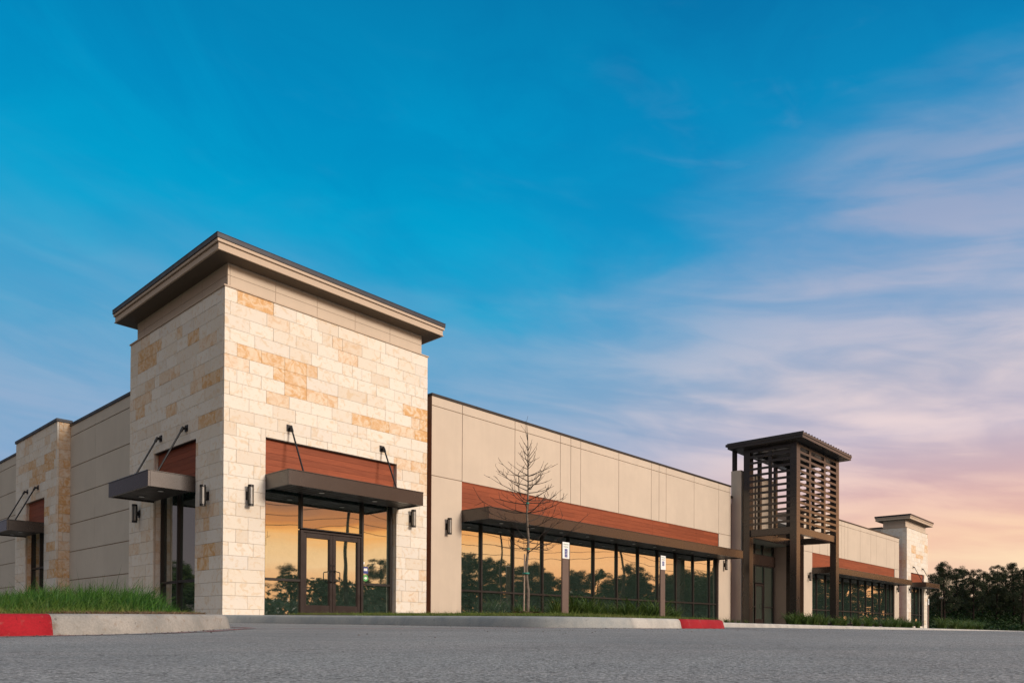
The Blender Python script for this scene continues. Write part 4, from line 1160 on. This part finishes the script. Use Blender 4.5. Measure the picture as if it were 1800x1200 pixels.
# ============ daylily clumps
def clump_mesh(seed, nl, L0_, L1_):
    r_ = np.random.default_rng(seed); V = []; F_ = []; T = []
    for i in range(nl):
        a_ = r_.uniform(0, 2 * np.pi); L_ = r_.uniform(L0_, L1_); droop = r_.uniform(.5, 1.6); bx_, by_ = r_.normal(0, .05, 2)
        w = r_.uniform(.010, .018); up = r_.uniform(.9, 1.4); k0 = len(V); segs = 6; x_, z_ = 0.0, 0.0; ang = math.atan2(up * 1.6, .6)
        ca_, sa_ = math.cos(a_), math.sin(a_)
        for k in range(segs + 1):
            t = k / segs; ww = w * (1 - t ** 2.2) + .001
            for s_ in (-1, 1): V.append((bx_ + ca_ * x_ - sa_ * ww * s_, by_ + sa_ * x_ + ca_ * ww * s_, z_))
            x_ += math.cos(ang) * L_ / segs; z_ += math.sin(ang) * L_ / segs; ang -= droop * (.15 + .32 * t)
        for k in range(segs): F_.append((k0 + 2 * k, k0 + 2 * k + 1, k0 + 2 * k + 3, k0 + 2 * k + 2)); T.append(r_.random())
    return V, F_, T
protos = []
for s_ in range(6):
    V, F_, T = clump_mesh(40 + s_, 75, .45, .95)
    o = np_mesh('daylily_clump', V, F_, 'lily_leaf', T); protos.append([o, 0])
rc = random.Random(3)
def clump(x, y, sc, grp, lab):
    k = rc.randrange(6); pr_ = protos[k]
    o = pr_[0] if pr_[1] == 0 else pr_[0].copy()
    if pr_[1]: COL.objects.link(o)
    pr_[1] += 1
    o.location = (x, y, zr(x, y) + .14); o.rotation_euler = (0, 0, rc.uniform(0, 6.28)); o.scale = (sc, sc, sc * rc.uniform(.9, 1.1))
    tag(o, lab, 'plant', grp)
GA = 'green strap-leaved clump among those below the near shop windows'
for i in range(24):
    x = 8.6 + i * .40 + rc.uniform(-.12, .12)
    clump(x, -1.35 + rc.uniform(-.4, .35), rc.uniform(1.05, 1.45) * (1 if i > 4 else .6), 'daylily clumps below the near windows', GA)
clump(7.0, -.75, .42, 'small tufts by the near wall', 'small grassy tuft at the foot of the beige wall beside the stone tower')
for i in range(8): clump(19.3 + i * .66, -1.5 + rc.uniform(-.3, .3), rc.uniform(.35, .5), 'low tufts at the right end of the near windows', 'low grassy tuft at the right end of the near shop windows')
for i in range(17):
    clump(23.4 + i * .27, -3.6 + rc.uniform(-.35, .5), rc.uniform(.70, 1.0), 'daylily clumps round the louvred frame', 'strap-leaved clump at the feet of the louvred frame')
for i in range(26):
    clump(30.6 + i * .60, -2.9 + rc.uniform(-.5, .4), rc.uniform(.8, 1.15), 'daylily clumps below the far windows', 'strap-leaved clump below the far shop windows')
for i in range(22):
    clump(47.5 + i * .62, -3.6 + rc.uniform(-.5, .5), rc.uniform(1.0, 1.4), 'daylily clumps by the far tower', 'strap-leaved clump before the far stone tower')

# ============ trees
def tree_meshes(seed, kind):
    """returns trunk MB and leaf arrays for a unit tree of height ~10"""
    r_ = random.Random(seed); q_ = np.random.default_rng(seed)
    mb = MB(); H_ = 10.0
    pine = kind == 'pine'
    bend = [r_.uniform(-.25, .25), r_.uniform(-.25, .25)]
    tp = [(bend[0] * (k / 8) ** 2, bend[1] * (k / 8) ** 2, H_ * .93 * k / 8) for k in range(9)]
    mb.tube(tp, [.17 * (1 - .8 * k / 8) + .012 for k in range(9)], 7)
    cl_ = []
    z_start = .28 if pine else .22
    nb_ = 26 if pine else 20
    for i in range(nb_):
        t = z_start + (1 - z_start) * (i / nb_) ** .9 * .97
        a_ = i * 2.4 + r_.uniform(-.5, .5)
        reach = (2.0 * math.sin(math.pi * min(1, (t - z_start + .10) / (1.12 - z_start)) ** .75) + .35) * r_.uniform(.5, 1.15)
        base_ = Vector((bend[0] * t * t, bend[1] * t * t, H_ * t * .93))
        tip = base_ + Vector((math.cos(a_) * reach, math.sin(a_) * reach, reach * r_.uniform(.05, .55)))
        mid = base_.lerp(tip, .5) + Vector((0, 0, -.08 * reach))
        mb.tube([base_, mid, tip], [.05 * (1.1 - t) + .012, .03 * (1.1 - t) + .01, .008], 5, cap=False)
        for k in range(r_.randint(3, 6) if pine else r_.randint(4, 6)):
            c_ = base_.lerp(tip, r_.uniform(.45, 1.05)) + Vector((r_.uniform(-.45, .45), r_.uniform(-.45, .45), r_.uniform(-.35, .65)))
            cl_.append((c_, r_.uniform(.22, .50) if pine else r_.uniform(.35, .72)))
    for k in range(3): cl_.append((Vector((bend[0] + r_.uniform(-.3, .3), bend[1] + r_.uniform(-.3, .3), H_ * r_.uniform(.9, .97))), r_.uniform(.3, .5)))
    V = []; T = []
    for c_, rad in cl_:
        m_ = int((250 if pine else 130) * rad / .5)
        P_ = q_.normal(0, 1, (m_, 3)); P_ /= np.linalg.norm(P_, axis=1)[:, None]; P_ *= (q_.random(m_) ** .45)[:, None] * rad; P_[:, 2] *= (.85 if pine else .75)
        P_ += np.array(c_)
        a_ = q_.normal(0, 1, (m_, 3)); a_ /= np.linalg.norm(a_, axis=1)[:, None]; b_ = np.cross(a_, q_.normal(0, 1, (m_, 3))); b_ /= np.linalg.norm(b_, axis=1)[:, None]
        s1_ = q_.uniform(.035, .085, m_)[:, None] if pine else q_.uniform(.05, .11, m_)[:, None]; s2_ = s1_ * (q_.uniform(.16, .38, m_) if pine else q_.uniform(.35, .8, m_))[:, None]
        if pine: s1_ = s1_ * 1.45; a_[:, 2] = np.abs(a_[:, 2]) + .4; a_ /= np.linalg.norm(a_, axis=1)[:, None]
        V.append(np.stack([P_ - a_ * s1_, P_ + b_ * s2_, P_ + a_ * s1_, P_ - b_ * s2_], 1)); T.append(np.clip(q_.uniform(0, 1) * .5 + q_.uniform(0, .5, m_), 0, 1))
    V = np.concatenate(V).reshape(-1, 3); T = np.concatenate(T); F_ = np.arange(len(V)).reshape(-1, 4)
    return mb, V, F_, T
PROT = {}
def tree(kind, idx, loc, H_, wide, rz, lab, grp, name):
    key = (kind, idx)
    if key not in PROT:
        o = empty(name)
        mb, V, F_, T = tree_meshes(100 + idx * 7 + (50 if kind == 'oak' else 0), kind)
        mb.build('trunk', 'far_bark', o, smooth=True); np_mesh('crown', V, F_, 'pine_leaf' if kind == 'pine' else 'oak_leaf', T, o)
        PROT[key] = o
    else: o = copy_tree(PROT[key])
    o.location = loc; o.rotation_euler = (0, 0, rz); o.scale = (H_ / 10 * wide, H_ / 10 * wide, H_ / 10)
    return tag(o, lab, 'tree', grp)
rt = random.Random(77)
# (pixel x, pixel y of the top, depth)
front = [(1618, 1052, 112), (1634, 1012, 116), (1648, 1000, 105), (1660, 986, 100), (1683, 990, 106), (1694, 1001, 112), (1711, 995, 101), (1726, 1004, 108), (1738, 1003, 116), (1752, 993, 103), (1768, 998, 110), (1782, 993, 104), (1797, 987, 99), (1815, 992, 106), (1835, 996, 101), (1590, 1060, 120)]
for i, (px, py, d) in enumerate(front):
    p = at(px, 1104, d); top = at(px, py, d).z
    tree('pine', i % 5, (p.x, p.y, -.55), (top + .65) * rt.uniform(.93, 1.07), rt.uniform(.80, 1.25), rt.uniform(0, 6.28), 'dark pine in the front of the tree row at the right edge', 'front pines at the right edge', 'pine_tree')
for i in range(20):
    px = 1612 + i * 12 + rt.uniform(-4, 4); d = rt.uniform(118, 140); p = at(px, 1104, d); top = at(px, rt.uniform(1032, 1056), d).z
    tree('oak', i % 4, (p.x, p.y, -.55), top + .6, rt.uniform(1.3, 1.7), rt.uniform(0, 6.28), 'dense dark tree standing behind the right-hand pines', 'trees behind the pines at the right', 'dense_tree')
# undergrowth at the foot of the pines
n_ = 42000
pxs = rng.uniform(1600, 1850, n_); ds = rng.uniform(86, 118, n_); V = []
P0 = np.array([tuple(at(a_, 1104, d_)) for a_, d_ in zip(pxs, ds)])
hgt_ = np.where(ds > 97, np.minimum(rng.gamma(2.0, 1.1, n_), 4.5) * np.clip((ds - 95) / 14, .2, 1), rng.uniform(0, 1.0, n_) * (.55 + .45 * np.sin(pxs * .11) * np.sin(pxs * .043)))
P0[:, 2] = -.5 + hgt_
a_ = rng.normal(0, 1, (n_, 3)); a_ /= np.linalg.norm(a_, axis=1)[:, None]; b_ = np.cross(a_, rng.normal(0, 1, (n_, 3))); b_ /= np.linalg.norm(b_, axis=1)[:, None]
s_ = rng.uniform(.07, .22, n_)[:, None]
V = np.stack([P0 - a_ * s_, P0 + b_ * s_ * .5, P0 + a_ * s_, P0 - b_ * s_ * .5], 1).reshape(-1, 3)
tag(np_mesh('undergrowth', V, np.arange(len(V)).reshape(-1, 4), 'weed_leaf', rng.random(n_)), 'tangled green undergrowth at the foot of the right-hand trees', 'undergrowth', kind='stuff')

# far lamp post
p = at(1655, 1090, 84)
lp = empty('street_lamp', (p.x, p.y, -.5), label='thin dark lamp post standing before the right-hand trees', cat='street lamp')
mb = MB(); mb.tube([(0, 0, 0), (0, 0, 3.75)], [.08, .06], 10); mb.box(-.2, .2, -.2, .2, -.2, .25); mb.build('post', 'pole_wood', lp)
mb = MB(); mb.box(-.45, .35, -.14, .14, 3.75, 3.86); mb.build('lamp_head', 'steel', lp)

# ============ across the road behind the camera (seen mirrored in the glass)
def back_tree(x, y, H_, wide, kind):
    tree(kind, rt.randrange(5 if kind == 'pine' else 4), (x, y, -.6), H_, wide, rt.uniform(0, 6.28), 'dark tree across the road behind the viewer, seen mirrored in the glass', 'trees across the road', 'dense_tree')
x = 6.0
while x < 235:
    yb = -78 + rt.uniform(-6, 8)
    H_ = (4.0 + rt.uniform(-1.2, 1.6)) if x < 44 else (7.5 + rt.uniform(-2, 2) if x < 64 else 11.9 + rt.uniform(-1.5, 1.7))
    if x > 120: H_ += 1.5
    back_tree(x, yb, H_, rt.uniform(1.2, 1.7), 'pine' if rt.random() < .7 else 'oak')
    x += rt.uniform(2.6, 4.4) if x > 44 else rt.uniform(4.5, 7.5)
for i in range(7): back_tree(38 + i * 1.9, -46 + rt.uniform(-3, 3), rt.uniform(4.2, 5.8), 1.5, 'oak')
for i in range(26): back_tree(rt.uniform(126, 144), -4 - i * 2.6, rt.uniform(9.5, 13), 1.5, 'oak' if i % 3 else 'pine')
for i in range(13): back_tree(-44 + rt.uniform(-4, 4), 66 + i * 7.5, rt.uniform(8, 11.5), 1.5, 'oak')
n_ = 45000
ux_ = rng.uniform(0, 240, n_); uy_ = -72 + rng.normal(0, 2.2, n_); uz_ = -.6 + rng.random(n_) ** 1.2 * np.where(ux_ > 44, 7.0, 4.0)
P0 = np.stack([ux_, uy_, uz_], 1); a_ = rng.normal(0, 1, (n_, 3)); a_ /= np.linalg.norm(a_, axis=1)[:, None]; b_ = np.cross(a_, rng.normal(0, 1, (n_, 3))); b_ /= np.linalg.norm(b_, axis=1)[:, None]
s_ = rng.uniform(.2, .5, n_)[:, None]
V = np.stack([P0 - a_ * s_, P0 + b_ * s_ * .6, P0 + a_ * s_, P0 - b_ * s_ * .6], 1).reshape(-1, 3)
P0b = np.stack([134 + rng.normal(0, 2, n_ // 3), rng.uniform(-90, 0, n_ // 3), -.6 + rng.random(n_ // 3) ** 1.2 * 6.5], 1); k_ = n_ // 3
V = np.concatenate([V, np.stack([P0b - a_[:k_] * s_[:k_], P0b + b_[:k_] * s_[:k_] * .6, P0b + a_[:k_] * s_[:k_], P0b - b_[:k_] * s_[:k_] * .6], 1).reshape(-1, 3)])
tag(np_mesh('hedge_growth', V, np.arange(len(V)).reshape(-1, 4), 'oak_leaf', rng.random(n_ + n_ // 3)), 'thick scrub across the road behind the viewer', 'undergrowth', kind='stuff')
poles = [(-14, -33.5), (25.46, -31.0), (59.5, -28.5), (96, -26.5), (135, -24)]
for i, (x, y) in enumerate(poles):
    o = empty('utility_pole', (x, y, -.4), label='wooden utility pole with crossarm across the road behind the viewer', cat='utility pole', group='utility poles across the road')
    mb = MB(); mb.tube([(0, 0, -.2), (0, 0, 12.2)], [.19, .13], 12); mb.build('pole', 'pole_wood', o, smooth=True)
    mb = MB(); mb.box(-.06, .06, -1.2, 1.2, 11.2, 11.34); mb.build('crossarm', 'pole_wood', o)
for j, (dy_, zz_) in enumerate(((-1.1, 11.2), (1.1, 11.2), (0, 9.9), (.1, 8.7), (.05, 8.0), (-.05, 7.4))):
    mb = MB()
    for (xa, ya), (xb, yb) in zip(poles[:-1], poles[1:]):
        pts = []
        for k in range(15):
            t = k / 14; sag = (.5 + .14 * j) * 4 * t * (1 - t)
            pts.append((xa + (xb - xa) * t, ya + (yb - ya) * t + dy_, zz_ - sag))
        mb.tube(pts, .022, 5, cap=False)
    tag(mb.build('power_line', 'wire', None), 'black overhead wire strung between the utility poles across the road', 'wire', 'overhead wires across the road')
d_ = ray(889, 1000) * 44; lx_, ly_ = CAM.x + d_.x, .8 - (CAM.y + d_.y)
o = empty('lamp_pole', (lx_, ly_, -.4), label='slim dark lamp pole in the car park behind the viewer', cat='street lamp')
mb = MB(); mb.tube([(0, 0, 0), (0, 0, 5.6)], [.07, .05], 10); mb.build('pole', 'black_metal', o)
mb = MB(); mb.box(-.35, .35, -.12, .12, 5.6, 5.7); mb.build('lamp_head', 'black_metal', o)

# grit and dry leaf scraps in the gutters and on the paving
n_ = 900
gx = np.concatenate([rng.uniform(-8, -4.2, 260), rng.uniform(-.9, -.45, 160), rng.uniform(-.4, 4.6, 260), rng.uniform(-5, 8, 220)])
gy = np.concatenate([kerb_inner_y(gx[:260]) - .17 - rng.gamma(1.2, .10, 260), rng.uniform(-9.5, -3, 160), -10.42 - rng.gamma(1.2, .12, 260), rng.uniform(-12.8, -10.8, 220)])
gz = zrv(gx, gy)
a1 = rng.uniform(0, 6.28, n_); L_ = rng.uniform(.003, .009, n_); hh_ = L_ * rng.uniform(.3, .8, n_)
c0 = np.stack([gx, gy, gz], 1)
e1 = np.stack([np.cos(a1) * L_, np.sin(a1) * L_, 0 * L_], 1); e2 = np.stack([-np.sin(a1) * L_ * .6, np.cos(a1) * L_ * .6, 0 * L_], 1); e3 = np.stack([0 * L_, 0 * L_, hh_], 1)
V = np.stack([c0 - e1 - e2, c0 + e1 - e2, c0 + e1 + e2, c0 - e1 + e2, c0 + e3 - e1 * .3, c0 + e3 + e1 * .3], 1).reshape(-1, 3)
b0 = np.arange(n_) * 6
F_ = np.concatenate([np.stack([b0, b0 + 1, b0 + 5, b0 + 4], 1), np.stack([b0 + 2, b0 + 3, b0 + 4, b0 + 5], 1), np.stack([b0 + 1, b0 + 2, b0 + 5, b0 + 5], 1)[:, :4]])
F_ = F_[:2 * n_]
tag(np_mesh('gravel', V, F_, 'mulch_chip', rng.random(2 * n_)), 'scattered grit and dry scraps on the paving along the kerbs', 'gravel', kind='stuff')
